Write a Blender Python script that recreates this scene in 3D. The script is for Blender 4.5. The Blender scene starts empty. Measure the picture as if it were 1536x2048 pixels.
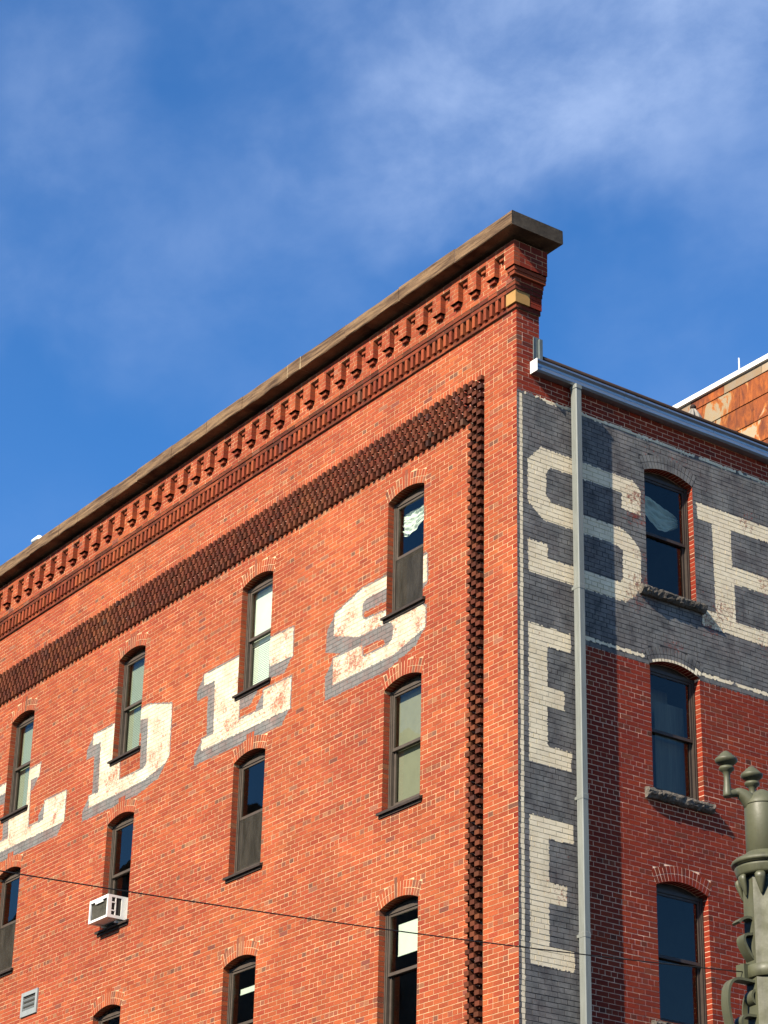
import bpy, math, random
import numpy as np
from mathutils import Vector, Matrix, noise
random.seed(11)
scene = bpy.context.scene
col = scene.collection
H = 1.6                                   # eye height: facade heights below are counted from the eye, H lifts them onto the ground

# ------------------------------------------------------------------ camera
cd = bpy.data.cameras.new('camera'); cam = bpy.data.objects.new('camera', cd); col.objects.link(cam)
cd.sensor_fit = 'VERTICAL'; cd.sensor_height = 36.0; cd.lens = 4738.33 / 2048 * 36.0
cd.clip_end = 3000
CR = Vector((0.58345735, 0.81187637, 0.02083956)); CU = Vector((0.33923882, -0.2669486, 0.90202853)); CF = Vector((-0.73789874, 0.51922559, 0.4311731))
CP = Vector((23.41373393, -18.75625398, H)); FPX = 4738.33
cam.matrix_world = Matrix(((CR.x, CU.x, -CF.x, CP.x), (CR.y, CU.y, -CF.y, CP.y), (CR.z, CU.z, -CF.z, CP.z), (0, 0, 0, 1)))
scene.camera = cam
def px_of(p):
    d = Vector(p) - CP; w = d.dot(CF)
    return 768 + FPX * d.dot(CR) / w, 1024 - FPX * d.dot(CU) / w

# ------------------------------------------------------------------ light
SUN = Vector((0.254, -1.0, 0.73)).normalized()
elev = math.asin(SUN.z)
world = bpy.data.worlds.new('World'); scene.world = world; world.use_nodes = True
def build_world():
    nt = world.node_tree; nt.nodes.clear(); N = nt.nodes.new; L = nt.links.new
    out = N('ShaderNodeOutputWorld'); bg = N('ShaderNodeBackground'); bg.inputs['Strength'].default_value = 0.086
    sky = N('ShaderNodeTexSky'); sky.sky_type = 'NISHITA'; sky.sun_disc = False
    sky.sun_elevation = elev; sky.sun_rotation = math.atan2(SUN.x, SUN.y)
    sky.altitude = 1600; sky.air_density = 1.0; sky.dust_density = 0.35; sky.ozone_density = 2.2
    tc = N('ShaderNodeTexCoord')
    hs = N('ShaderNodeHueSaturation'); hs.inputs['Saturation'].default_value = 1.31; hs.inputs['Hue'].default_value = .505; hs.inputs['Value'].default_value = 1.06
    L(sky.outputs[0], hs.inputs['Color'])
    def math_(op, a, b=None):
        n = N('ShaderNodeMath'); n.operation = op; n.use_clamp = False
        for i, x in enumerate((a, b)):
            if x is None: continue
            if isinstance(x, (int, float)): n.inputs[i].default_value = x
            else: L(x, n.inputs[i])
        return n.outputs[0]
    def rng(v, a, b, c=0., d=1., smooth=True):
        n = N('ShaderNodeMapRange'); n.interpolation_type = 'SMOOTHSTEP' if smooth else 'LINEAR'
        L(v, n.inputs[0])
        for i, x in enumerate((a, b, c, d)): n.inputs[i + 1].default_value = x
        return n.outputs[0]
    # thin, wind-drawn cirrus: a coarse field of where it lies times fine fibrous noise
    mp = N('ShaderNodeMapping'); mp.inputs['Rotation'].default_value = (0.3, 0.5, 0.9); mp.inputs['Scale'].default_value = (1.0, 1.7, 2.2)
    L(tc.outputs['Generated'], mp.inputs[0])
    n1 = N('ShaderNodeTexNoise'); n1.inputs['Scale'].default_value = 3.4; n1.inputs['Detail'].default_value = 5; n1.inputs['Roughness'].default_value = .5; n1.inputs['Distortion'].default_value = .1
    L(mp.outputs[0], n1.inputs['Vector'])
    n2 = N('ShaderNodeTexNoise'); n2.inputs['Scale'].default_value = 9; n2.inputs['Detail'].default_value = 9; n2.inputs['Roughness'].default_value = .60; n2.inputs['Distortion'].default_value = .15
    L(mp.outputs[0], n2.inputs['Vector'])
    base = rng(n1.outputs[0], .42, .78)
    fib = rng(n2.outputs[0], .28, .74)
    nw = N('ShaderNodeTexNoise'); nw.inputs['Scale'].default_value = 6.5; nw.inputs['Detail'].default_value = 5; nw.inputs['Roughness'].default_value = .55
    L(tc.outputs['Generated'], nw.inputs['Vector'])
    wv = N('ShaderNodeVectorMath'); wv.operation = 'MULTIPLY_ADD'; L(nw.outputs['Color'], wv.inputs[0]); wv.inputs[1].default_value = (.26, .26, .26); L(tc.outputs['Generated'], wv.inputs[2])
    wo = N('ShaderNodeVectorMath'); wo.operation = 'SUBTRACT'; L(wv.outputs[0], wo.inputs[0]); wo.inputs[1].default_value = (.13, .13, .13)
    nv = N('ShaderNodeVectorMath'); nv.operation = 'NORMALIZE'; L(wo.outputs[0], nv.inputs[0])
    def bank(px, py, r0, r1, amt):
        d = (CF + CR * ((px - 768) / FPX) - CU * ((py - 1024) / FPX)).normalized()
        n = N('ShaderNodeVectorMath'); n.operation = 'DOT_PRODUCT'; L(nv.outputs[0], n.inputs[0]); n.inputs[1].default_value = d
        return rng(n.outputs['Value'], math.cos(math.radians(r1)), math.cos(math.radians(r0)), 0., amt)
    banks = [bank(1100, -150, .2, 8.4, .95), bank(1480, 100, .2, 6.4, .46), bank(880, 120, .2, 4.6, .26), bank(-120, 600, .1, 4.6, .42),
             bank(330, 330, .2, 6.0, .26), bank(130, 60, .1, 3.2, .26), bank(620, 560, .2, 5.0, .20), bank(1500, 520, .1, 4.0, .16)]
    tot = banks[0]
    for b in banks[1:]: tot = math_('ADD', tot, b)
    wide = math_('MULTIPLY', base, .14)
    field = math_('MULTIPLY', math_('ADD', tot, wide), math_('ADD', math_('MULTIPLY', fib, .66), .32))
    fac = rng(field, 0., 1.6, 0., .74, False)
    mx = N('ShaderNodeMix'); mx.data_type = 'RGBA'; L(fac, mx.inputs[0]); L(hs.outputs[0], mx.inputs[6]); mx.inputs[7].default_value = (3.1, 3.9, 5.6, 1)
    L(mx.outputs[2], bg.inputs['Color']); L(bg.outputs[0], out.inputs[0])
build_world()
sd = bpy.data.lights.new('sun', 'SUN'); sun = bpy.data.objects.new('sun', sd); col.objects.link(sun)
sd.energy = 5.0; sd.angle = math.radians(0.5); sd.color = (1.0, 0.90, 0.74)
sun.rotation_euler = SUN.to_track_quat('Z', 'Y').to_euler(); sun.location = SUN * 60
scene.view_settings.view_transform = 'Standard'; scene.view_settings.look = 'None'; scene.view_settings.gamma = 1
scene.view_settings.use_curve_mapping = False; scene.view_settings.exposure = 1.25
scene.cycles.max_bounces = 8; scene.cycles.diffuse_bounces = 1; scene.cycles.transparent_max_bounces = 12; scene.cycles.use_denoising = True

# ------------------------------------------------------------------ helpers
def tag(o, label=None, cat=None, group=None, kind=None):
    for k, v in (('label', label), ('category', cat), ('group', group), ('kind', kind)):
        if v: o[k] = v
    return o
def empty(name, loc, parent=None):
    o = bpy.data.objects.new(name, None); o.empty_display_size = .2; col.objects.link(o)
    o.location = loc
    if parent: o.parent = parent; o.matrix_parent_inverse = parent.matrix_world.inverted()
    return o
class MB:
    def __init__(s): s.v = []; s.f = []; s.m = []; s.t = []; s.sm = []
    def face(s, pts, m=0, t=(.5, .5, .5, 0), smooth=False):
        i = len(s.v); s.v.extend(pts); s.f.append(tuple(range(i, i + len(pts)))); s.m.append(m); s.t.append(t); s.sm.append(smooth)
    def mesh(s, name, mats):
        me = bpy.data.meshes.new(name); me.from_pydata(s.v, [], s.f); n = len(s.f)
        for m in mats: me.materials.append(m)
        me.polygons.foreach_set('material_index', np.array(s.m, dtype=np.int32))
        me.polygons.foreach_set('use_smooth', np.array(s.sm, dtype=bool))
        a = me.attributes.new('tint', 'FLOAT_COLOR', 'FACE'); a.data.foreach_set('color', np.array(s.t, dtype=np.float32).ravel())
        me.update(); return me
    def obj(s, name, mats, parent=None, kind=None):
        o = bpy.data.objects.new(name, s.mesh(name, mats)); col.objects.link(o)
        if parent: o.parent = parent
        if kind: o['kind'] = kind
        return o
    # axis box from two corners; skip: set of faces to leave out
    def box(s, x0, x1, y0, y1, z0, z1, m=0, t=(.5, .5, .5, 0), skip=''):
        P = lambda a, b, c: (a, b, c)
        F = {'y-': (P(x0, y0, z0), P(x1, y0, z0), P(x1, y0, z1), P(x0, y0, z1)), 'y+': (P(x1, y1, z0), P(x0, y1, z0), P(x0, y1, z1), P(x1, y1, z1)),
             'x+': (P(x1, y0, z0), P(x1, y1, z0), P(x1, y1, z1), P(x1, y0, z1)), 'x-': (P(x0, y1, z0), P(x0, y0, z0), P(x0, y0, z1), P(x0, y1, z1)),
             'z+': (P(x0, y0, z1), P(x1, y0, z1), P(x1, y1, z1), P(x0, y1, z1)), 'z-': (P(x0, y1, z0), P(x1, y1, z0), P(x1, y0, z0), P(x0, y0, z0))}
        for k, q in F.items():
            if k not in skip: s.face(q, m, t)
    def obox(s, W, a0, a1, z0, z1, d0, d1, m=0, t=(.5, .5, .5, 0), skip=''):
        p, q = W(a0, z0, d0), W(a1, z1, d1)
        s.box(min(p[0], q[0]), max(p[0], q[0]), min(p[1], q[1]), max(p[1], q[1]), min(p[2], q[2]), max(p[2], q[2]), m, t, skip)
    def loft(s, rings, m=0, closed=True, caps=True, smooth=True, t=(.5, .5, .5, 0)):
        n = len(rings[0]); base = len(s.v)
        for r in rings: s.v.extend(r)
        def add(f, sm): s.f.append(f); s.m.append(m); s.t.append(t); s.sm.append(sm)
        for i in range(len(rings) - 1):
            for j in range(n if closed else n - 1):
                k = (j + 1) % n; add((base + i * n + j, base + i * n + k, base + (i + 1) * n + k, base + (i + 1) * n + j), smooth)
        if caps and closed:
            add(tuple(base + j for j in reversed(range(n))), False); add(tuple(base + (len(rings) - 1) * n + j for j in range(n)), False)
    def lathe(s, prof, c=(0, 0, 0), n=24, m=0, smooth=True, rot=0.):
        s.loft([[(c[0] + r * math.cos(rot + 2 * math.pi * j / n), c[1] + r * math.sin(rot + 2 * math.pi * j / n), c[2] + z) for j in range(n)] for r, z in prof], m, smooth=smooth)
    def tube(s, pts, r, n=8, m=0, smooth=True):
        pts = [Vector(p) for p in pts]; rings = []
        rr = r if isinstance(r, (list, tuple)) else [r] * len(pts)
        up = Vector((0.13, .21, 1)).normalized()
        for i, p in enumerate(pts):
            t = (pts[min(i + 1, len(pts) - 1)] - pts[max(i - 1, 0)]).normalized()
            a = t.cross(up)
            if a.length < 1e-3: a = t.cross(Vector((1, 0, 0)))
            a.normalize(); b = t.cross(a)
            rings.append([tuple(p + (a * math.cos(2 * math.pi * j / n) + b * math.sin(2 * math.pi * j / n)) * rr[i]) for j in range(n)])
        s.loft(rings, m, smooth=smooth)
    def strip(s, pts, width_dir, w, th, m=0):             # flat bar of width w (along width_dir) and thickness th following pts
        pts = [Vector(p) for p in pts]; wd = Vector(width_dir).normalized(); rings = []
        for i, p in enumerate(pts):
            t = (pts[min(i + 1, len(pts) - 1)] - pts[max(i - 1, 0)]).normalized(); nrm = t.cross(wd).normalized()
            rings.append([tuple(p + wd * (a * w / 2) + nrm * (b * th / 2)) for a, b in ((-1, -1), (1, -1), (1, 1), (-1, 1))])
        s.loft(rings, m, smooth=False)
def WA(u, z, d): return (-u, -d, z + H)     # street front: u runs left from the corner, d outward
def WB(v, z, d): return (d, v, z + H)       # side wall: v runs right from the corner, d outward
WA.front = 'y-'; WB.front = 'x+'
def rnd(a, b): return random.uniform(a, b)
def spline(pts, n=8):                        # Catmull-Rom through points
    P = [Vector(p) for p in pts]; P = [P[0] * 2 - P[1]] + P + [P[-1] * 2 - P[-2]]; out = []
    for i in range(1, len(P) - 2):
        for k in range(n):
            t = k / n; a, b, c, d = P[i - 1:i + 3]
            out.append(.5 * ((2 * b) + (-a + c) * t + (2 * a - 5 * b + 4 * c - d) * t * t + (-a + 3 * b - 3 * c + d) * t ** 3))
    out.append(P[-2]); return out

# ------------------------------------------------------------------ materials
class NT:
    def __init__(s, name):
        s.mat = bpy.data.materials.new(name); s.mat.use_nodes = True; s.nt = s.mat.node_tree; s.nt.nodes.clear()
        s.out = s.nt.nodes.new('ShaderNodeOutputMaterial'); s.tc = s.nt.nodes.new('ShaderNodeNewGeometry')
    def n(s, t, **k):
        x = s.nt.nodes.new(t)
        for a, b in k.items(): setattr(x, a, b)
        return x
    def l(s, a, b): s.nt.links.new(a, b)
    def noise(s, scale, detail=4, rough=.55, dist=0., vec=None):
        x = s.n('ShaderNodeTexNoise'); x.inputs['Scale'].default_value = scale; x.inputs['Detail'].default_value = detail
        x.inputs['Roughness'].default_value = rough; x.inputs['Distortion'].default_value = dist
        s.l(vec if vec is not None else s.tc.outputs['Position'], x.inputs['Vector']); return x.outputs[0]
    def scaled(s, sc):
        x = s.n('ShaderNodeVectorMath', operation='MULTIPLY'); s.l(s.tc.outputs['Position'], x.inputs[0]); x.inputs[1].default_value = sc; return x.outputs[0]
    def rng(s, v, a, b, c=0., d=1.):
        x = s.n('ShaderNodeMapRange'); s.l(v, x.inputs[0])
        for i, q in enumerate((a, b, c, d)):
            if isinstance(q, (int, float)): x.inputs[i + 1].default_value = q
            else: s.l(q, x.inputs[i + 1])
        return x.outputs[0]
    def m(s, op, a, b):
        x = s.n('ShaderNodeMath', operation=op)
        for i, q in enumerate((a, b)):
            if isinstance(q, (int, float)): x.inputs[i].default_value = q
            else: s.l(q, x.inputs[i])
        return x.outputs[0]
    def mix(s, f, a, b, mode='MIX'):
        x = s.n('ShaderNodeMix', data_type='RGBA', blend_type=mode)
        for i, q in ((0, f), (6, a), (7, b)):
            if isinstance(q, (int, float)): x.inputs[i].default_value = q
            elif isinstance(q, tuple): x.inputs[i].default_value = q if len(q) == 4 else q + (1,)
            else: s.l(q, x.inputs[i])
        return x.outputs[2]
    def bump(s, h, strength, dist):
        x = s.n('ShaderNodeBump'); x.inputs['Strength'].default_value = strength; x.inputs['Distance'].default_value = dist; s.l(h, x.inputs['Height']); return x.outputs[0]
    def finish(s, colr, rough=.85, bump=None, spec=.3, metal=0.):
        b = s.n('ShaderNodeBsdfPrincipled')
        if isinstance(colr, tuple): b.inputs['Base Color'].default_value = colr if len(colr) == 4 else colr + (1,)
        else: s.l(colr, b.inputs['Base Color'])
        if isinstance(rough, (int, float)): b.inputs['Roughness'].default_value = rough
        else: s.l(rough, b.inputs['Roughness'])
        b.inputs['Specular IOR Level'].default_value = spec; b.inputs['Metallic'].default_value = metal
        if bump is not None: s.l(bump, b.inputs['Normal'])
        s.l(b.outputs[0], s.out.inputs[0]); return s.mat
def brick_color(s):
    at = s.n('ShaderNodeAttribute', attribute_name='tint')
    a = s.rng(s.noise(55, 5, .65), .25, .75, .72, 1.22)
    c = s.mix(1., at.outputs['Color'], s.combine(a), 'MULTIPLY')
    dark = s.rng(s.noise(140, 3, .6), .68, .80); c = s.mix(s.m('MULTIPLY', dark, .75), c, (.03, .016, .012))          # pits and cracks
    soot = s.rng(s.noise(1.5, 6, .62, .3, s.scaled((1., 1., .45))), .50, .78); c = s.mix(s.m('MULTIPLY', soot, .34), c, (.075, .026, .016))
    strk = s.rng(s.noise(5.5, 5, .6, .2, s.scaled((1., 1., .07))), .56, .78); c = s.mix(s.m('MULTIPLY', strk, .22), c, (.06, .024, .016))
    fade = s.rng(s.noise(.55, 4, .55, .4), .46, .68); c = s.mix(s.m('MULTIPLY', fade, .5), c, s.mix(1., c, (1.45, 1.75, 1.7), 'MULTIPLY'))
    pale = s.rng(s.noise(3.4, 6, .72, .5), .665, .79); c = s.mix(s.m('MULTIPLY', pale, .5), c, (.42, .22, .15))         # lime bloom
    return c, at
def combine(s, f):
    x = s.n('ShaderNodeCombineColor'); [s.l(f, x.inputs[i]) for i in range(3)]; return x.outputs[0]
NT.combine = combine
def m_brick():
    s = NT('brick'); c, _ = brick_color(s)
    return s.finish(c, .88, s.bump(s.noise(190, 4, .7), .5, .004), .25)
def m_paint(name, colr, colr2, wear_amt, thin_amt=.3):
    s = NT(name); bc, at = brick_color(s)
    pc = s.mix(s.rng(s.noise(3.2, 7, .7, .4), .33, .66), colr, colr2)
    pc = s.mix(s.m('MULTIPLY', s.rng(s.noise(1.4, 6, .65, .3, s.scaled((1, 1, .5))), .54, .74), .4), pc, tuple(x * .4 for x in colr))
    pc = s.mix(s.m('MULTIPLY', s.rng(s.noise(60, 4, .7), .55, .75), .28), pc, tuple(x * .45 for x in colr))
    w = s.m('ADD', s.m('MULTIPLY', s.rng(s.noise(2.3, 5, .65), .38, .72), wear_amt), s.m('MULTIPLY', at.outputs['Alpha'], 1.0))
    chips = s.m('ADD', s.m('MULTIPLY', s.noise(17, 6, .75, .3), .6), s.m('MULTIPLY', s.noise(52, 5, .75), .4))
    thr = s.rng(w, 0., 1., .625, .42)
    x = s.n('ShaderNodeMapRange'); s.l(chips, x.inputs[0]); s.l(thr, x.inputs[1]); s.l(s.m('ADD', thr, .07), x.inputs[2])
    thin = s.m('MULTIPLY', s.rng(s.noise(1.9, 5, .6, .3), .42, .72), thin_amt)          # paint worn thin in patches
    c = s.mix(s.m('MAXIMUM', s.m('MULTIPLY', x.outputs[0], .85), thin), pc, bc)
    return s.finish(c, .8, s.bump(s.noise(120, 4, .7), .45, .004), .3)
def m_plain(name, colr, rough=.8, var=.25, scale=14, bscale=80, bstr=.3, bdist=.004, spec=.3, metal=0., stretch=None):
    s = NT(name); v = s.scaled(stretch) if stretch else None
    a = s.rng(s.noise(scale, 5, .6, 0., v), .25, .75, 1 - var, 1 + var)
    b = s.rng(s.noise(scale * .13, 3, .5, 0., v), .3, .7, 1 - var * .6, 1 + var * .6)
    c = s.mix(1., s.mix(1., colr, s.combine(a), 'MULTIPLY'), s.combine(b), 'MULTIPLY')
    return s.finish(c, rough, s.bump(s.noise(bscale, 4, .65, 0., v), bstr, bdist), spec, metal)
def m_glass(name, tint, refl=1.35):
    s = NT(name)
    tr = s.n('ShaderNodeBsdfTransparent'); tr.inputs[0].default_value = tint + (1,)
    gl = s.n('ShaderNodeBsdfGlossy'); gl.inputs['Roughness'].default_value = .015; gl.inputs['Color'].default_value = (.92, .88, .80, 1)
    wob = s.bump(s.noise(1.6, 1, .3, .2), .14, .02); s.l(wob, gl.inputs['Normal'])
    fr = s.n('ShaderNodeFresnel'); fr.inputs['IOR'].default_value = 1.5
    fac = s.m('MINIMUM', s.m('MULTIPLY', fr.outputs[0], refl), 1.)
    mx = s.n('ShaderNodeMixShader'); s.l(fac, mx.inputs[0]); s.l(tr.outputs[0], mx.inputs[1]); s.l(gl.outputs[0], mx.inputs[2]); s.l(mx.outputs[0], s.out.inputs[0])
    return s.mat
def m_screen():
    s = NT('insect_screen')
    tr = s.n('ShaderNodeBsdfTransparent'); df = s.n('ShaderNodeBsdfDiffuse')
    c = s.mix(s.rng(s.noise(9, 4, .6, .3, s.scaled((1, 1, .25))), .3, .7), (.030, .027, .022), (.060, .054, .045)); s.l(c, df.inputs[0])
    mx = s.n('ShaderNodeMixShader'); mx.inputs[0].default_value = .62; s.l(tr.outputs[0], mx.inputs[1]); s.l(df.outputs[0], mx.inputs[2]); s.l(mx.outputs[0], s.out.inputs[0])
    return s.mat
def m_rust():
    s = NT('rusted_sheet'); at = s.n('ShaderNodeAttribute', attribute_name='tint')
    v = s.scaled((1, 1, .55))
    r = s.mix(s.rng(s.noise(3.2, 6, .65, .6, v), .35, .7), (.115, .025, .006), (.33, .085, .011))
    r = s.mix(s.m('MULTIPLY', s.rng(s.noise(9, 5, .7, .5, s.scaled((1, 1, .3))), .46, .70), .8), r, (.05, .012, .006))
    p = s.mix(s.rng(s.noise(5, 4, .6), .35, .7), (.27, .23, .16), (.30, .20, .095))
    h = s.m('ADD', s.noise(2.1, 6, .62, .9, s.scaled((1.2, 1.2, .8))), at.outputs['Alpha'])
    e = s.rng(h, .50, .535); streak = s.m('MULTIPLY', s.rng(h, .535, .60, 1., 0.), .7)
    c = s.mix(e, p, s.mix(streak, r, (.38, .13, .02)))
    c = s.mix(1., c, at.outputs['Color'], 'MULTIPLY')
    return s.finish(c, .75, s.bump(s.noise(40, 5, .7), .4, .006), .3)
def m_stone():
    s = NT('coping_stone'); v = s.scaled((.6, .6, 9.))
    lay = s.noise(2.6, 6, .65, .25, v)
    c = s.mix(s.rng(lay, .38, .62), (.052, .030, .018), (.185, .115, .062))
    c = s.mix(s.m('MULTIPLY', s.rng(s.noise(1.3, 5, .6), .5, .72), .6), c, (.19, .12, .062))
    c = s.mix(s.m('MULTIPLY', s.rng(s.noise(30, 5, .7), .56, .72), .6), c, (.022, .016, .012))
    return s.finish(c, .92, s.bump(s.m('ADD', lay, s.m('MULTIPLY', s.noise(45, 5, .7), .7)), .7, .015), .2)
M_BRICK = m_brick()
M_WHITE = m_paint('white_sign_paint', (.74, .64, .46), (.62, .52, .35), .42, .14)
M_WHITEA = m_paint('warm_white_sign_paint', (.58, .52, .40), (.42, .36, .26), 1.0)
M_GREYA = m_paint('faded_grey_sign_paint', (.10, .097, .092), (.165, .16, .15), .40)
M_GREY = m_paint('grey_sign_paint', (.052, .052, .053), (.165, .162, .154), .26, .07)
M_MORT = m_plain('mortar', (.48, .30, .165), .95, .42, 9, 60, .5)
M_MORTW = m_plain('painted_mortar_white', (.42, .35, .22), .9, .3, 9, 60, .5)
M_MORTG = m_plain('painted_mortar_grey', (.022, .022, .024), .9, .4, 9, 60, .5)  # near-black joints: dirt plus the recess's shade put into the colour
M_MORTB = m_plain('sooty_mortar', (.13, .085, .062), .95, .35, 9, 60, .5)
M_MORTR = m_plain('side_wall_mortar', (.64, .42, .29), .95, .45, 9, 60, .5)
WALLM = [M_BRICK, M_WHITE, M_GREY, M_MORTR, M_MORTW, M_MORTG, M_MORTB]
M_MORTGA = m_plain('faded_grey_mortar', (.075, .073, .07), .9, .3, 9, 60, .5)
M_MORTWA = m_plain('warm_white_mortar', (.46, .37, .22), .9, .3, 9, 60, .5)
WALLA = [M_BRICK, M_WHITEA, M_GREYA, M_MORT, M_MORTWA, M_MORTGA, M_MORTB]
M_STONE = m_stone()
M_STONE_END = m_plain('dark_end_stone', (.042, .034, .026), .95, .45, 18, 60, .9, .012, .2)
M_YEL = m_plain('ochre_terracotta', (.30, .165, .05), .8, .12, 6, 60, .3)
M_ROUGH = m_plain('rock_faced_stone', (.085, .074, .062), .95, .6, 22, 30, 1.0, .03, .2)
M_FRAME = m_plain('brown_window_frame', (.062, .048, .037), .55, .2, 8, 60, .15)
M_FRAME2 = m_plain('dark_window_frame', (.035, .026, .021), .5, .2, 8, 60, .15)
M_SILL = m_plain('painted_wood_sill', (.030, .021, .016), .7, .3, 10, 60, .3)
M_GLASS = m_glass('window_glass', (.83, .88, .83), 1.2)
M_SCREEN = m_screen()
M_ROOM = m_plain('room_interior', (.045, .042, .040), .9, .3, 2, 10, .1)
M_BLIND = m_plain('slat_blind', (.29, .325, .26), .6, .05, 5, 20, .05)
M_SHADE = m_plain('roller_shade', (.58, .63, .57), .8, .05, 5, 300, .2)
M_SHADE2 = m_plain('sage_roller_shade', (.20, .195, .145), .85, .08, 5, 300, .2)
M_CURT = m_plain('grey_curtain', (.17, .16, .14), .9, .2, 6, 60, .3, .01, .2, 0., (9, 9, .4))
M_CLOTH = m_plain('white_cloth', (.66, .72, .66), .9, .06, 5, 100, .2)
M_GUT = m_plain('galvanised_gutter', (.30, .33, .36), .34, .12, 3, 20, .1, .002, .5, .8)
M_PIPE = m_plain('painted_downspout', (.155, .165, .15), .5, .18, 4, 30, .1, .002, .4, .1, (6, 6, .7))
M_RAIL = m_plain('dark_rust_steel', (.016, .007, .005), .8, .3, 12, 60, .3)
M_ROOF = m_plain('roof_membrane', (.10, .10, .10), .9, .2, 2, 20, .2)
M_FLASH = m_plain('metal_flashing', (.10, .12, .12), .5, .3, 8, 30, .2, .003, .4, .3)
M_WPLAST = m_plain('white_enamel', (.66, .64, .60), .5, .08, 5, 60, .05)
M_DARK = m_plain('dark_grille', (.028, .026, .022), .7, .3, 30, 60, .2)
M_FIN = m_plain('condenser_fins', (.14, .132, .105), .6, .35, 25, 120, .4, .003)
M_VENT = m_plain('grey_vent_metal', (.22, .24, .24), .55, .1, 6, 60, .1)
def m_pole():
    s = NT('sage_green_paint')
    c = s.mix(s.rng(s.noise(4, 5, .6, 0., s.scaled((3, 3, .5))), .3, .7), (.054, .057, .033), (.076, .078, .044))
    c = s.mix(s.m('MULTIPLY', s.rng(s.noise(9, 6, .65, .2, s.scaled((2, 2, .25))), .52, .74), .55), c, (.026, .024, .017))     # dirt runs
    c = s.mix(s.m('MULTIPLY', s.rng(s.noise(38, 5, .75), .64, .70), .7), c, (.055, .030, .018))                             # rust and chips
    return s.finish(c, s.rng(s.noise(12, 4, .6), .3, .7, .42, .7), s.bump(s.noise(55, 5, .7), .25, .003), .4)
M_POLE = m_pole()
M_WIRE = m_plain('black_wire', (.012, .012, .012), .6, .1, 5, 5, .0)
M_RUST = m_rust()
M_WCOP = m_plain('white_metal_coping', (.62, .63, .60), .5, .06, 3, 30, .1)
M_PARA = m_plain('parasol_canvas', (.20, .185, .165), .95, .2, 10, 60, .3)
M_GROUND = m_plain('ground', (.12, .11, .10), .95, .2, .6, 20, .3)
M_ROAD = m_plain('asphalt', (.05, .05, .052), .9, .25, 3, 60, .5)
M_PAVE = m_plain('concrete_pavement', (.16, .15, .14), .9, .15, 2, 40, .3)
def m_farbrick():
    s = NT('far_brickwork'); b = s.n('ShaderNodeTexBrick'); b.inputs['Scale'].default_value = 1
    b.inputs['Color1'].default_value = (.21, .032, .018, 1); b.inputs['Color2'].default_value = (.16, .03, .018, 1); b.inputs['Mortar'].default_value = (.36, .26, .2, 1)
    b.inputs['Brick Width'].default_value = .215; b.inputs['Row Height'].default_value = .0725; b.inputs['Mortar Size'].default_value = .005
    sx = s.n('ShaderNodeSeparateXYZ'); s.l(s.tc.outputs['Position'], sx.inputs[0]); cx = s.n('ShaderNodeCombineXYZ')
    s.l(s.m('ADD', sx.outputs[0], sx.outputs[1]), cx.inputs[0]); s.l(sx.outputs[2], cx.inputs[1]); s.l(cx.outputs[0], b.inputs['Vector'])
    return s.finish(b.outputs[0], .9, None, .2)
M_FARB = m_farbrick()

# ------------------------------------------------------------------ ground
def sheet(name, x0, x1, y0, y1, z, mat, z0=None):
    b = MB()
    if z0 is None: b.face([(x0, y0, z), (x1, y0, z), (x1, y1, z), (x0, y1, z)])
    else: b.box(x0, x1, y0, y1, z0, z)
    return tag(b.obj(name, [mat]), kind='structure')
sheet('ground', -900, 900, -900, 900, -.004, M_GROUND)
sheet('road', -300, 300, -17.0, -4.0, .0, M_ROAD)
sheet('side_road', 4.0, 14.0, -3.9, 300, .0, M_ROAD)
sheet('pavement', -60, 3.9, -3.9, 60, .13, M_PAVE, -.2)

# unseen houses added across both streets, behind and beside the camera, to shade the roadway and stand in the window reflections
def across(name, x0, x1, y0, y1, h, mat, label, face):
    root = empty(name, ((x0 + x1) / 2, (y0 + y1) / 2, 0)); bpy.context.view_layer.update(); tag(root, label, 'building', 'houses across the streets')
    def put(mb, n, mats):
        o = mb.obj(n, mats); o.parent = root; o.matrix_parent_inverse = root.matrix_world.inverted(); return o
    b = MB(); b.box(x0, x1, y0, y1, 0, h); put(b, 'wall', [mat])
    b = MB(); b.box(x0 - .25, x1 + .25, y0 - .25, y1 + .25, h, h + .4); put(b, 'cornice', [M_STONE])
    b0 = MB(); z = 4.6
    while z < h - 2.4:
        a = (x0 if face == 'y' else y0) + 1.5
        while a < (x1 if face == 'y' else y1) - 2:
            b = MB()
            if face == 'y': b.box(a, a + 1.1, y1 - .02, y1 + .03, z, z + 1.9)
            else: b.box(x0 - .03, x0 + .02, a, a + 1.1, z, z + 1.9)
            put(b, 'window', [M_FRAME2]); a += 3.2
        z += 3.5
across('tall_office_block', -74, -24, -40, -21.5, 26.5, M_ROOF, 'tall grey office block across the street behind the viewer', 'y')
across('added_stone_house', -21, 13, -36, -21.5, 11.5, M_PAVE, 'grey stone house added across the street, unseen behind the viewer', 'y')
across('added_corner_house', 14, 60, -36, -21.5, 8.8, M_FARB, 'corner house added unseen behind the viewer', 'y')
across('added_side_house', 19, 40, 2, 46, 11, M_PAVE, 'house added across the side street, unseen beside the view', 'x')

# ------------------------------------------------------------------ the brick building
bld = empty('brick_building', (0, 0, 0))
tag(bld, 'tall red brick corner building with painted sign letters and dentilled brick cornice', 'building')
CZ = .0725; ZLO = 6.785; ZTOP_A = 17.661; ZTOP_B = 16.70; UMAX = 17.4; VMAX = 6.6
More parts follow.
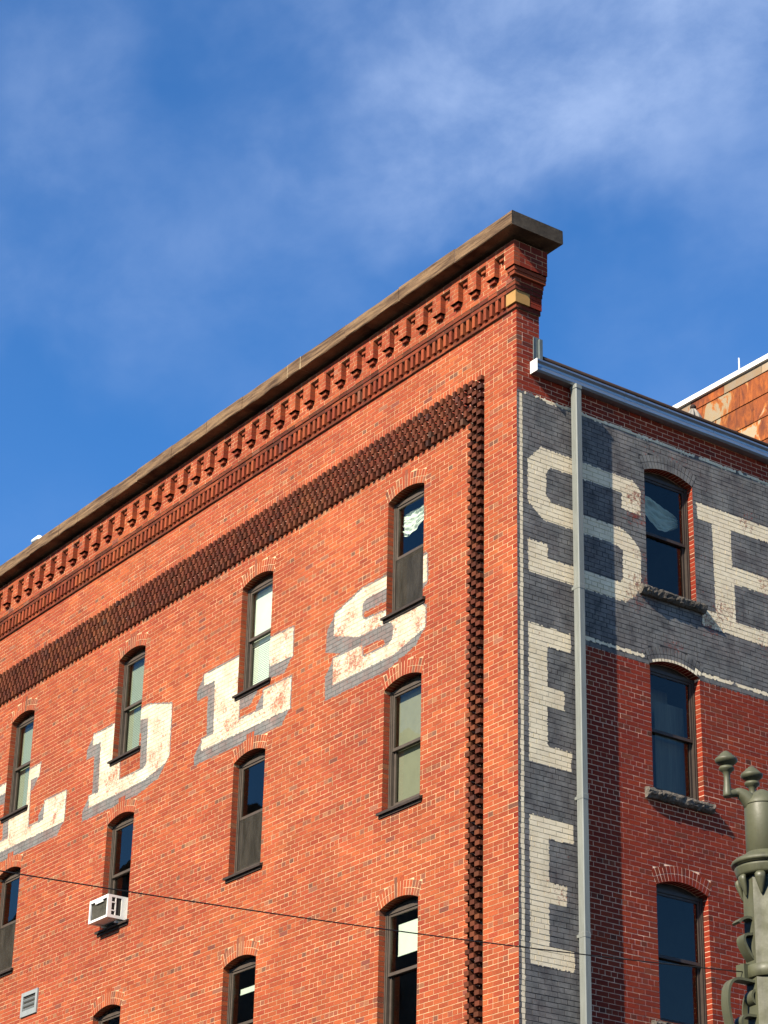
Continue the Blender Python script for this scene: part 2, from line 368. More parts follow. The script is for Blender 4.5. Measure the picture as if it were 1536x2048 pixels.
# openings: (a0, a1, z_bottom, z_spring, rise)
OPA = []
for u0, u1 in ((2.208, 3.128), (6.319, 7.244), (10.384, 11.303), (14.47, 15.39)):
    for zb, zs in ((13.84, 15.67), (10.80, 12.62), (7.49, 9.31)): OPA.append((u0, u1, zb, zs, .10))
OPB = [(2.402, 3.357, zb, zs, .11) for zb, zs in ((13.87, 15.765), (10.80, 12.685), (7.55, 9.437))]
RING = .215
def arch(op):
    a0, a1, zb, zs, r = op; w = a1 - a0; R = (w * w / 4 + r * r) / (2 * r); return (a0 + a1) / 2, zs + r - R, R, math.asin(w / 2 / R)
def halfw(op, z, ring):                       # half width cut out of the courses at height z (ring: arch thickness left free)
    a0, a1, zb, zs, r = op; ac, zc, R, th = arch(op); w = (a1 - a0) / 2
    if z < zb: return 0.
    if z <= zs: return w
    ze = zc + (R + ring) * math.cos(th)
    if z <= ze: return w + (z - zs) * math.tan(th)
    k = (R + ring) ** 2 - (z - zc) ** 2
    return math.sqrt(k) if k > 0 else 0.
def cut(segs, ops, z, ring=RING):
    for op in ops:
        h = halfw(op, z, ring)
        if h <= 0: continue
        c = (op[0] + op[1]) / 2; out = []
        for s0, s1, jl, jr in segs:
            if c + h <= s0 or c - h >= s1: out.append((s0, s1, jl, jr)); continue
            jamb = z <= op[3]
            if c - h > s0 + .02: out.append((s0, c - h, jl, jamb))
            if c + h < s1 - .02: out.append((c + h, s1, jamb, jr))
        segs = out
    return segs

# --- sign painting: 0 bare, 1 white, 2 grey
def inpoly(P, x, y):
    c = False; j = len(P) - 1
    for i in range(len(P)):
        if (P[i][1] > y) != (P[j][1] > y) and x < (P[j][0] - P[i][0]) * (y - P[i][1]) / (P[j][1] - P[i][1]) + P[i][0]: c = not c
        j = i
    return c
LET_S = [(3.764, 14.48), (3.14, 14.466), (2.41, 14.46), (2.12, 14.475), (2.11, 14.016), (2.399, 14.022), (2.404, 14.26), (3.133, 14.27), (3.627, 14.28), (3.752, 14.22), (3.735, 13.985), (3.658, 13.934), (3.132, 13.90), (2.431, 13.88), (2.138, 13.637), (2.138, 13.314), (2.884, 13.13), (4.49, 13.135), (4.50, 13.56), (3.728, 13.545), (3.714, 13.341), (3.062, 13.325), (2.942, 13.407), (2.937, 13.608), (3.001, 13.679), (3.225, 13.70), (3.832, 13.71), (4.506, 13.939), (4.486, 14.298)]
LET_E = [(8.33, 14.478), (7.232, 14.474), (6.295, 14.49), (5.65, 14.475), (5.643, 13.97), (6.29, 14.005), (6.35, 14.25), (7.09, 14.26), (7.117, 13.96), (6.62, 13.95), (6.61, 13.713), (7.166, 13.715), (7.169, 13.345), (6.442, 13.33), (6.45, 13.64), (5.659, 13.625), (5.662, 13.10), (6.904, 13.115), (8.292, 13.14), (8.293, 13.335), (7.928, 13.325), (7.967, 14.275), (8.298, 14.285)]
LET_D = [(12.056, 14.485), (11.288, 14.478), (10.103, 14.487), (9.344, 14.277), (9.322, 13.352), (9.436, 13.245), (10.107, 13.127), (12.037, 13.13), (12.06, 13.34), (11.721, 13.335), (11.767, 14.28), (12.05, 14.29)]
HOL_D = [(11.055, 14.28), (10.343, 14.285), (10.128, 14.25), (10.079, 13.422), (10.178, 13.344), (10.999, 13.36)]
LET_L = [(15.756, 14.479), (14.028, 14.50), (14.059, 14.261), (14.375, 14.276), (14.324, 13.345), (13.749, 13.338), (13.738, 13.70), (12.928, 13.685), (12.93, 13.11), (15.387, 13.135), (16.129, 13.14), (16.148, 13.345), (15.111, 13.33), (15.208, 14.29), (15.76, 14.30)]
def white_a(u, z):
    if z < 13.05 or z > 14.55 or u < 2.05: return False
    if u < 4.6: return inpoly(LET_S, u, z)
    if u < 8.7: return inpoly(LET_E, u, z)
    if u < 12.4: return inpoly(LET_D, u, z) and not inpoly(HOL_D, u, z)
    return inpoly(LET_L, u, z)
def paint_a(u, z):
    if z < 12.88 or z > 14.58 or u < 2.03: return 0
    u += .014 * nz(u * 22, z * 22, 1.); z += .014 * nz(u * 22, z * 22, 7.)
    if white_a(u, z): return 1
    for k in range(1, 9):
        if white_a(u - .205 * k / 8, z + .21 * k / 8): return 2
    for du, dz in ((.028, 0), (-.028, 0), (0, .028), (0, -.028), (.02, -.02), (-.02, -.02)):
        if white_a(u + du, z + dz): return 2
    return 0
R_S = [(.428, 15.515), (2.18, 15.51), (2.325, 15.38), (2.303, 14.985), (1.948, 14.995), (1.955, 15.25), (.61, 15.24), (.531, 15.12), (.528, 14.79), (.619, 14.69), (1.053, 14.672), (1.947, 14.66), (2.113, 14.582), (2.222, 14.484), (2.303, 14.367), (2.27, 13.823), (2.168, 13.66), (1.983, 13.515), (.197, 13.505), (.187, 14.0), (.544, 14.01), (.542, 13.79), (1.894, 13.80), (1.938, 13.882), (1.951, 14.313), (1.855, 14.36), (1.717, 14.375), (.477, 14.37), (.19, 14.585), (.195, 15.25)]
R_E1 = [(.19, 12.745), (.945, 12.74), (.94, 12.465), (.518, 12.455), (.515, 11.86), (.818, 11.855), (.815, 11.575), (.515, 11.578), (.512, 11.003), (.935, 11.0), (.92, 10.722), (.19, 10.725)]
R_E2 = [(a, b - 2.762 - .0) for a, b in R_E1]
R_ER = [(3.44, 15.535), (5.50, 15.54), (5.50, 14.95), (5.20, 14.95), (4.88, 15.29), (4.115, 15.265), (4.115, 14.668), (5.0, 14.662), (5.0, 14.40), (4.14, 14.385), (4.135, 13.77), (5.2, 13.775), (5.2, 14.1), (5.5, 14.1), (5.5, 13.53), (3.46, 13.55), (3.46, 13.80), (3.735, 13.82), (3.73, 15.255), (3.44, 15.27)]
def white_b(v, z):
    if v < 1.02 and z < 12.8:
        return inpoly(R_E1, v, z) or inpoly(R_E2, v, z)
    if 13.4 < z < 15.6: return inpoly(R_S, v, z) if v < 2.4 else inpoly(R_ER, v, z)
    return False
AC_, ZC_, RR_, TH_ = arch(OPB[1])
def line_z(v):                               # the lower border line bends over the second-floor arch
    k = RR_ * RR_ - (v - AC_) ** 2
    h = ZC_ + math.sqrt(k) if k > 0 and abs(v - AC_) < .55 else 0
    return max(12.745, h + .004) if abs(v - AC_) < .5 else 12.745
def paint_b(v, z):
    w = .006 * math.sin(z * 9) + .005 * math.sin(v * 7.3) + .010 * nz(v * 20, z * 20, 2.)
    if v > .14: v += .016 * nz(v * 22, z * 22, 1.); z += .016 * nz(v * 22, z * 22, 7.)
    if z > 16.325 + w or v < -.002: return 0
    if v > 1.19 and z < 12.65: return 0
    if z > 16.272 + w and v > .045: return 1 if nz(v * 2.1, 9.4, 1.) + .6 * nz(v * 9, z * 9, 5.) > -.42 else 2
    if .044 + w * .5 < v < .104 + w * .5 and z < 16.3: return 1
    if v > 1.19:
        lz = line_z(v)
        if lz - .008 < z - w * .4 < lz + .042 and nz(v * 2.3, 4.4, 1.) + .6 * nz(v * 9, z * 9, 5.) > -.55: return 1
    return 1 if white_b(v, z) else 2
WPA = [(2.6, 13.35, .55, .18), (3.3, 13.72, .6, .32), (4.2, 13.35, .5, .38), (4.2, 14.0, .4, .30), (2.4, 13.5, .4, .2), (6.05, 13.4, .55, .42), (7.6, 13.6, .7, .16), (6.0, 14.2, .4, .22),
       (9.7, 13.5, .35, .26), (11.3, 13.5, .5, .3), (10.8, 13.25, .6, .2), (13.3, 13.5, .4, .30)]
WPB = [(2.22, 15.25, .30, .62), (2.2, 14.95, .25, .6), (2.28, 13.9, .35, .48), (2.25, 14.3, .25, .4), (2.2, 13.6, .3, .5), (3.9, 13.9, .5, .40), (4.5, 15.5, .35, .45), (5.0, 14.45, .5, .5), (3.6, 14.6, .3, .25), (2.45, 16.05, .25, .35),
       (3.0, 16.27, .8, .3), (2.9, 12.95, .35, .42), (3.6, 13.6, .3, .55), (.7, 9.6, .3, .22), (.4, 9.1, .3, .25), (.7, 9.0, .25, .28), (.35, 11.6, .25, .22), (4.7, 13.6, .4, .4), (2.35, 13.75, .3, .5)]
def wear(tab, a, z): return min(.95, max([.12 * max(0., nz(a * 1.7, z * 1.7, 6.) + .3)] + [1.35 * k * max(0., 1 - math.hypot(a - x, z - y) / r) ** .7 for x, y, r, k in tab]))
PAINT = {WA: paint_a, WB: paint_b}; WEAR = {WA: WPA, WB: WPB}
def nz(a, b, c=0.): return noise.noise(Vector((a, b, c)))
def tint(W, a, z, header=False, dirty=0.):
    r = random.random(); o = nz(a * .32, z * .45, 3.3 if W is WA else 8.1) * .5 + (max(0., 10.8 - z) * .13 if W is WA else 0.)
    k = rnd(.88, 1.12)
    q = min(1., max(0., .30 + o * .8 + random.gauss(0, .2)))
    c = tuple(x + (y - x) * q for x, y in zip((.215, .0350, .0140), (.292, .0660, .0190)))
    if header and r < .34: c = random.choice(((.16, .048, .026), (.18, .055, .028), (.125, .046, .027), (.22, .078, .036), (.21, .062, .030), (.20, .05, .024)))
    elif r < .014: c = random.choice(((.155, .040, .025), (.135, .038, .024), (.21, .072, .04)))
    for op in (OPA if W is WA else OPB):                      # run-off stains below the sills
        if op[0] - .12 < a < op[1] + .12 and op[2] - 1.1 < z < op[2]: k *= 1 - rnd(.1, .42) * (1 - (op[2] - z) / 1.1) * max(0., .5 + nz(a * 6, z * .8, 4.4))
    if W is WB: c = (c[0] * .70, c[1] * .36, c[2] * .26)  # side wall's dimmer light put into its brick colour: darker and redder
    c = tuple(x * k for x in c)
    return tuple(x * (1 - .45 * dirty) for x in c) + (0.,)
def emit_front(mb, W, a0, a1, z0, z1, d, t, tilt=(0, 0)):
    pf = PAINT[W]; inz = (12.85 < z1 and z0 < 14.6 and a1 > 2.0) if W is WA else (z0 < 16.34)
    def q(b0, b1, y0, y1, m, tt):
        e = lambda a, z: d + (tilt[0] * (a - a0) + tilt[1] * (z - z0))
        P = [W(b0, y0, e(b0, y0)), W(b1, y0, e(b1, y0)), W(b1, y1, e(b1, y1)), W(b0, y1, e(b0, y1))]
        if W is WA: P.reverse()
        mb.face(P, m, tt)
    if not inz: q(a0, a1, z0, z1, 0, t); return
    n = max(2, int(math.ceil((a1 - a0) / .0135))); nr = 4
    G = [[pf(a0 + (a1 - a0) * (i + .5) / n, z0 + (z1 - z0) * (j + .5) / nr) for i in range(n)] for j in range(nr)]
    tt = t[:3] + (wear(WEAR[W], (a0 + a1) / 2, (z0 + z1) / 2),)
    s = {x for r in G for x in r}
    if len(s) == 1: q(a0, a1, z0, z1, s.pop(), tt); return
    for j in range(nr):
        i = 0
        while i < n:
            k = i
            while k < n and G[j][k] == G[j][i]: k += 1
            q(a0 + (a1 - a0) * i / n, a0 + (a1 - a0) * k / n, z0 + (z1 - z0) * j / nr, z0 + (z1 - z0) * (j + 1) / nr, G[j][i], tt); i = k
def emit_brick(mb, b):
    W, a0, a1, z0, z1, d, dl, dr, t, corner, tilt = b
    if corner: a0c = -corner[0]
    else: a0c = a0
    emit_front(mb, W, a0c, a1, z0, z1, d, t, tilt if not corner else (0, 0))
    def side(pts, m):
        if W is WA: pts = pts[::-1]
        mb.face([W(*p) for p in pts], m, t)
    pm = PAINT[W]; mm = lambda a, z: pm(a, z)
    side([(a0c, z1, d), (a1, z1, d), (a1, z1, -.012), (a0c, z1, -.012)], mm((a0 + a1) / 2, z1 - .004))
    side([(a0c, z0, -.012), (a1, z0, -.012), (a1, z0, d), (a0c, z0, d)], mm((a0 + a1) / 2, z0 + .004))
    if not corner: side([(a0, z0, -dl), (a0, z0, d), (a0, z1, d), (a0, z1, -dl)], 0 if dl > .05 else mm(a0 + .004, z0 + .03))
    side([(a1, z0, d), (a1, z0, -dr), (a1, z1, -dr), (a1, z1, d)], 0 if dr > .05 else mm(a1 - .004, z0 + .03))
    if corner:                               # the end of a corner brick shows on the other wall
        W2, w2 = corner[1], corner[2]
        emit_front(mb, W2, -d, w2, z0, z1, corner[0], t)
        P = [W2(w2, z0, corner[0]), W2(w2, z0, -.012), W2(w2, z1, -.012), W2(w2, z1, corner[0])]
        mb.face(P if W2 is WB else P[::-1], PAINT[W2](w2 - .004, z0 + .03), t)
JT = .0096                                   # mortar joint
BRICKS = []
def lay(W, ops, zlo, zhi, amax, phase):
    k = 0; z = zlo; L = .215
    while z + CZ <= zhi + 1e-6:
        hd = (k % 7 == 3); z0, z1 = z + JT * .5 + rnd(-.0012, .0012), z + CZ - JT * .5 + rnd(-.0012, .0012)
        own = (k + phase) % 2 == 0            # this wall's stretcher turns the corner
        if hd: own = phase == 0
        am = amax(z)
        start = 0. if own else .1075
        segs = cut([(start, am, False, False)], ops, z + CZ / 2)
        off = .1075 if (k % 2) else 0.
        step = .1078 if hd else L
        for s0, s1, jl, jr in segs:
            a = s0; first = True
            if s0 > .2: nxt = math.floor((s0 - off) / step + 1.35) * step + off
            else: nxt = s0 + (L if (own or not hd) else .16)
            while a < s1 - .005:
                e = min(nxt, s1)
                if s1 - e < .045: e = s1
                g0 = 0. if (a == 0. or (jl and a == s0)) else JT * .5; g1 = 0. if (jr and e == s1) else JT * .5
                a0, a1 = a + g0 + rnd(-.002, .002) * (g0 > 0), e - g1 + rnd(-.002, .002) * (g1 > 0)
                if a1 - a0 > .02:
                    corner = None; d = rnd(.0006, .0026)
                    if a == 0.: corner = (rnd(.0006, .0022), WB if W is WA else WA, .1025 - JT * .5)
                    mid = (a0 + a1) / 2; wv = (.0045 if W is WA else .008) * nz(mid * 1.3, z * .6, 1.7) * min(1., mid / .6)
                    BRICKS.append((W, a0, a1, z0 + wv, z1 + wv, d, .135 if (jl and a == s0) else .012, .135 if (jr and e == s1) else .012,
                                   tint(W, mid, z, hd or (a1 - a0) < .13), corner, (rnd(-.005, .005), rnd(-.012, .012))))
                a = e; nxt = a + step; first = False
        z += CZ; k += 1
# dogtooth bands of the street front take their own place in the coursing
STRIP0, STRIP1 = .757, 1.076; BAND0, BAND1 = 16.21, 16.87; BANDTOP = 17.0075
def amaxA(z): return UMAX
lay(WA, OPA, ZLO, ZTOP_A, amaxA, 0)
NA = len(BRICKS)
def amaxB(z): return VMAX if z < ZTOP_B - .05 else .425
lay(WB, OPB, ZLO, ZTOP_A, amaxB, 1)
# clear the bricks of the street front where the projecting bands sit
def clip_band(bl):
    out = []
    for b in bl:
        W, a0, a1, z0, z1 = b[:5]
        if W is WA:
            zm = (z0 + z1) / 2
            if BAND0 < zm < BANDTOP and a1 > STRIP0 + .01:
                if a0 < STRIP0 - .03: out.append(b[:2] + (STRIP0 - .004,) + b[3:])
                continue
            if zm <= BAND0 and a1 > STRIP0 and a0 < STRIP1:
                if a0 < STRIP0 - .03: out.append(b[:2] + (STRIP0 - .004,) + b[3:])
                if a1 > STRIP1 + .03: out.append(b[:1] + (STRIP1 + .004,) + b[2:9] + (None,) + b[10:])
                continue
        out.append(b)
    return out
BRICKS = clip_band(BRICKS)
def proj_area(W, a0, a1, z0, z1, d=0.):
    P = [px_of(W(a, z, d)) for a, z in ((a0, z0), (a1, z0), (a1, z1), (a0, z1))]
    if not all(2 < p[0] < 1450 and 2 < p[1] < 2046 for p in P): return 0.
    return abs(sum(P[i][0] * P[(i + 1) % 4][1] - P[(i + 1) % 4][0] * P[i][1] for i in range(4))) / 2
order = sorted(range(len(BRICKS)), key=lambda i: -proj_area(*BRICKS[i][:5]))
single = set(order[:300])
# --- mortar beds: one sheet behind each wall's courses, cut round the openings and painted with the letters
def backing(W, ops, zlo, zhi, amax):
    mb = MB(); h = CZ / 4; z = zlo; pf = PAINT[W]
    while z < zhi - 1e-6:
        z1 = min(z + h, zhi); zm = (z + z1) / 2
        segs = cut([(.004, amax(zm), False, False)], [(o[0], o[1], o[2] - .07, o[3], o[4]) for o in ops], zm, .03)
        if W is WA and BAND0 - .002 < zm < BAND1: segs = [(.004, STRIP0 - .004, 0, 0)]
        elif W is WA and zm <= BAND0: segs = [(a, b, 0, 0) for a, b, _, _ in segs if b < STRIP0 or a > STRIP1] + [(x, y, 0, 0) for a, b, _, _ in segs if a < STRIP0 < b for x, y in ((a, STRIP0 - .004), (STRIP1 + .004, b))]
        for s0, s1, _, _ in segs:
            n = max(1, int((s1 - s0) / .02)); run = None; st = s0
            inz = (12.85 < z1 and z < 14.6) if W is WA else (z < 16.34)
            if not inz: n = 1
            for i in range(n + 1):
                c = pf(s0 + (s1 - s0) * (i + .5) / n, zm) if (i < n and inz) else (0 if i < n else None)
                if c != run:
                    if run is not None:
                        e = s0 + (s1 - s0) * i / n
                        P = [W(st, z, -.0012), W(e, z, -.0012), W(e, z1, -.0012), W(st, z1, -.0012)]
                        mb.face(P[::-1] if W is WA else P, 3 + run, (.5, .5, .5, 0)); st = e
                    run = c
        z = z1
    for op in ops:                            # the beds turn into the window reveals
        a0, a1, zb, zs, _ = op
        for a, s in ((a0, -1), (a1, 1)):
            P = [W(a + s * .004, zb - .05, -.004), W(a + s * .004, zb - .05, -.16), W(a + s * .004, zs + .01, -.16), W(a + s * .004, zs + .01, -.004)]
            mb.face(P, 3)
    return mb
mbA = backing(WA, OPA, ZLO, ZTOP_A, lambda z: UMAX); mbB = backing(WB, OPB, ZLO, ZTOP_A, amaxB)
# the plain storeys below the picture, the ends and the back, so that the house stands closed on the pavement
mbA.face([WA(UMAX, -H, -.005), WA(0, -H, -.005), WA(0, ZLO, -.005), WA(UMAX, ZLO, -.005)], 7)
mbA.face([WA(UMAX, -H, -14), WA(UMAX, -H, -.005), WA(UMAX, ZTOP_A, -.005), WA(UMAX, ZTOP_A, -14)], 7)
mbB.face([WB(0, -H, -.005), WB(14, -H, -.005), WB(14, ZLO, -.005), WB(0, ZLO, -.005)], 7)
mbB.face([WB(VMAX, ZLO, -.005), WB(14, ZLO, -.005), WB(14, ZTOP_B, -.005), WB(VMAX, ZTOP_B, -.005)], 7)
mbB.face([WB(14, -H, -.005), WB(14, -H, -UMAX), WB(14, ZTOP_B, -UMAX), WB(14, ZTOP_B, -.005)], 7)
wallA = mbA.obj('wall', WALLA + [M_FARB], bld); wallA['label'] = 'sunlit street front with white block letters'
wallB = mbB.obj('wall', WALLM + [M_FARB], bld); wallB['label'] = 'side wall with cream letters on grey paint'
restA, restB = MB(), MB()
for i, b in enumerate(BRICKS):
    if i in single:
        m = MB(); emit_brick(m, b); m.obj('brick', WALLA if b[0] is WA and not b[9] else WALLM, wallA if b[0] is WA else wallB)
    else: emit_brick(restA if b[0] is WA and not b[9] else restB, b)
restA.obj('brick_courses', WALLA, wallA, 'stuff'); restB.obj('brick_courses', WALLM, wallB, 'stuff')

# --- arches over the windows
def make_arch(W, op):
    ac, zc, R, th = arch(op); mb = MB()
    n = max(11, int(round(2 * th * (R + .05) / .066))); key = W is WA
    def P(r, t, d): return W(ac + r * math.sin(t), zc + r * math.cos(t), d)
    rev = (W is WA)
    def F(m_, pts, m, t):
        m_.face(pts[::-1] if rev else pts, m, t)
    N = 24
    for i in range(N):                        # mortar ring and soffit
        t0, t1 = -th + 2 * th * i / N, -th + 2 * th * (i + 1) / N
        mid = PAINT[W](ac + (R + .12) * math.sin(t0), zc + (R + .12) * math.cos(t0))
        F(mb, [P(R + .004, t0, .0016), P(R + .004, t1, .0016), P(R + RING + .004, t1, .0016), P(R + RING + .004, t0, .0016)], 3 + mid, (.5, .5, .5, 0))
        F(mb, [P(R + .004, t0, -.19), P(R + .004, t1, -.19), P(R + .004, t1, .0016), P(R + .004, t0, .0016)], 3, (.5, .5, .5, 0))
    o = mb.obj('arch', WALLA if W is WA else WALLM, bld)
    for i in range(n):
        t0, t1 = -th + 2 * th * (i + .085) / n, -th + 2 * th * (i + .915) / n
        c = key and abs(i - (n - 1) / 2) <= 1.6
        rows = ((0., .30 if abs(i - (n - 1) / 2) < 1.1 else RING),) if c else ((0., .103), (.112, RING))
        for k, (r0, r1) in enumerate(rows):
            m = MB(); tn = tint(W, ac, op[3], True, .0); dd = .0042 + rnd(-.0008, .0012)
            tn = tuple(x * 1.0 for x in tn[:3]) + (wear(WEAR[W], ac + R * math.sin(t0), zc + R * math.cos(t0)) * .6,)
            cuts = [R + r0, R + r0 + .04, R + r1] if (W is WB and k == 0) else [R + r0, R + r1]
            tm = (t0 + t1) / 2
            for ra, rb in zip(cuts, cuts[1:]):
                pm = PAINT[W](ac + (ra + rb) / 2 * math.sin(tm), zc + (ra + rb) / 2 * math.cos(tm))
                F(m, [P(ra, t0, dd), P(ra, t1, dd), P(rb, t1, dd), P(rb, t0, dd)], pm, tn)
            dep = -.15 if k == 0 else -.01
            pm = PAINT[W](ac + (R + r1 - .02) * math.sin(tm), zc + (R + r1 - .02) * math.cos(tm))
            F(m, [P(R + r0, t0, dep), P(R + r0, t1, dep), P(R + r0, t1, dd), P(R + r0, t0, dd)], 0 if k == 0 else pm, tn)
            F(m, [P(R + r1, t0, dd), P(R + r1, t1, dd), P(R + r1, t1, -.01), P(R + r1, t0, -.01)], pm, tn)
            F(m, [P(R + r0, t0, -.01), P(R + r0, t0, dd), P(R + r1, t0, dd), P(R + r1, t0, -.01)], pm, tn)
            F(m, [P(R + r0, t1, dd), P(R + r0, t1, -.01), P(R + r1, t1, -.01), P(R + r1, t1, dd)], pm, tn)
            m.obj('voussoir', WALLM, o)
for op in OPA[:-1]: make_arch(WA, op)
for op in OPB: make_arch(WB, op)

# --- projecting checkered bands of the street front
mort = MB()
def plate(z0, z1, u0, u1, d): mort.face([WA(u1, z0, d), WA(u0, z0, d), WA(u0, z1, d), WA(u1, z1, d)], 6)
TEETH = []
PITCH = .0715; rows5 = 6; RH = (BAND1 - BAND0) / rows5
ncol = int((UMAX - STRIP0) / PITCH)
for r in range(rows5 + 0):
    for c in range(ncol):
        u0 = STRIP0 + c * PITCH; z0 = BAND0 + r * RH
        out = (c + r) % 2 == 0
        if u0 < STRIP1 - .02: continue
        TEETH.append((u0 + .004, u0 + PITCH - .004, z0 + .004, z0 + RH - .004, .064 + rnd(-.012, .008) if out else rnd(-.050, -.036), out))
# flush rowlock course along the top of the band
for c in range(ncol):
    u0 = STRIP0 + c * PITCH
    TEETH.append((u0 + .004, u0 + PITCH - .004, BAND1 + .006, BANDTOP - .006, rnd(-.001, .002), False))
# upright strip: three headers wide, every other one standing out
hw = (STRIP1 - STRIP0) / 3; nk = int((BAND1 - ZLO) / CZ)
for k in range(nk):
    z0 = BAND1 - (k + 1) * CZ
    for c in range(3):
        out = (c + k) % 2 == 0
        TEETH.append((STRIP0 + c * hw + .004, STRIP0 + (c + 1) * hw - .004, z0 + .004, z0 + CZ - .004, .064 + rnd(-.012, .008) if out else rnd(-.050, -.036), out))
band = mort
plate(BAND0 - .004, BAND1, STRIP0 - .004, UMAX, -.045); plate(ZLO, BAND0, STRIP0 - .006, STRIP1 + .006, -.045)
mort.face([WA(UMAX, BAND0 - .002, -.05), WA(STRIP1, BAND0 - .002, -.05), WA(STRIP1, BAND0 - .002, 0), WA(UMAX, BAND0 - .002, 0)], 6)
mort.face([WA(UMAX, BAND1 + .002, -.05), WA(STRIP0, BAND1 + .002, -.05), WA(STRIP0, BAND1 + .002, 0), WA(UMAX, BAND1 + .002, 0)], 6)
for z0, z1, u in ((ZLO, BAND1, STRIP0 - .004), (ZLO, BAND0, STRIP1 + .004)):
    mort.face([WA(u, z0, 0), WA(u, z0, -.05), WA(u, z1, -.05), WA(u, z1, 0)], 6)
bandobj = mort.obj('checkered_band', WALLM, bld)
def emit_tooth(m, T):
    u0, u1, z0, z1, d, out = T
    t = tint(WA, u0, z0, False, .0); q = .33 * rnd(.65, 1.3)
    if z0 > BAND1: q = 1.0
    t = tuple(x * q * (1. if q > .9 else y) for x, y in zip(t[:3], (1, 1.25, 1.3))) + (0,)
    m.obox(WA, u0, u1, z0, z1, -.06, d, 0, t, 'y+')
outs = [i for i, T in enumerate(TEETH) if T[5]]
outs.sort(key=lambda i: -proj_area(WA, TEETH[i][0], TEETH[i][1], TEETH[i][2], TEETH[i][3], TEETH[i][4]))
chosen = set(outs[:300]); rest = MB()
for i, T in enumerate(TEETH):
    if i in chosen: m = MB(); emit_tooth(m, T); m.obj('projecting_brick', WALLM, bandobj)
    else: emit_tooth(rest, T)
rest.obj('band_brickwork', WALLM, bandobj, 'stuff')

# --- cornice
VT = .43                                     # parapet thickness
core = MB(); cb = MB()
def layer(z0, z1, p, u_from=None, bricks=True, length=.215, dirty=.25, ends=True, ncourse=1, m=6):
    core.box(-UMAX, p - (.005 if m == 6 else .0022), -(p - (.005 if m == 6 else .0022)), VT, z0 + H, z1 + H, m)
    if not bricks: return
    hc = (z1 - z0) / ncourse
    for c in range(ncourse):
        za, zb = z0 + c * hc + .004, z0 + (c + 1) * hc - .004
        a = -p + (0 if c % 2 == 0 else -.1075); first = True
        while a < UMAX:
            e = min(a + length, UMAX); s = max(a, -p)
            if e - s > .03: cb.obox(WA, s + (.0045 if s > -p else 0), e - .0045, za, zb, p - .1, p + rnd(-.002, .002), 0, tint(WA, a, z0, False, dirty * rnd(.6, 1.5)), 'y+')
            a = e
        a = -p + .1025 + (.1075 if c % 2 else 0)
        if ends:
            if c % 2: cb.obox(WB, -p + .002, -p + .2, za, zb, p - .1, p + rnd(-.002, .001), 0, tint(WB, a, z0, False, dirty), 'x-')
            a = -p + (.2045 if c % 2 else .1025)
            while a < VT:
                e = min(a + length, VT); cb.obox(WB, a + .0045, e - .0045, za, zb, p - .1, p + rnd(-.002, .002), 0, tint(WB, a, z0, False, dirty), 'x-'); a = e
ZL1 = 17.662; ZD0 = 17.727; ZD1 = 17.932; ZL2 = 17.998; ZL3 = 18.062; ZP0 = 18.25; ZP1 = 18.55; ZC0 = 18.745; ZT = 18.665; ZC1 = 18.985
layer(ZL1, ZD0, .036, dirty=1.0)
core.box(-UMAX, -.03, .03, VT, ZD0 + H, ZD1 + H, 6)
layer(ZD1, ZL2, .082, dirty=1.15)
layer(ZL2, ZL3, .098, dirty=1.15)
layer(ZL3, ZP1, .106, ncourse=7, dirty=.12, m=3)
layer(ZP1, ZT, .202, ncourse=1, dirty=.3, m=3)
layer(ZT, ZC0, .06, ncourse=1, dirty=.8)
# the courses of the end face step out like the front
layer_end = MB()
cornice = core.obj('cornice', WALLA, bld)
# solid brick fill of the end face in the dentil zone
for k in range(3):
    za = ZD0 + k * (ZD1 - ZD0) / 3; zb = ZD0 + (k + 1) * (ZD1 - ZD0) / 3; a = .205 + (.05 if k % 2 else 0)
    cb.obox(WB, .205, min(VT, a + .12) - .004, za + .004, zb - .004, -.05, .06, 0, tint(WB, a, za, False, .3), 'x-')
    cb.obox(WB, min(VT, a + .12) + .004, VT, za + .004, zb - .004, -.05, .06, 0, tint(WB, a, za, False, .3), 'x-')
cb.obj('cornice_brickwork', WALLM, cornice, 'stuff')
# dentils: upright bricks
ud = .195; 
while ud < UMAX - .1:
    m = MB(); j = rnd(-.004, .004)
    m.obox(WA, ud + j, ud + j + .064, ZD0 + .004, ZD1 - .003, -.04, .078 + rnd(-.003, .003), 0, tint(WA, ud, ZD0, False, rnd(.25, .85)), 'y+')
    m.obj('dentil', WALLM, cornice); ud += .1414
# ochre corner block
m = MB(); m.box(-.158, .066, -.066, .2, ZD0 + .003 + H, ZD1 - .003 + H); m.obj('corner_block', [M_YEL], cornice)
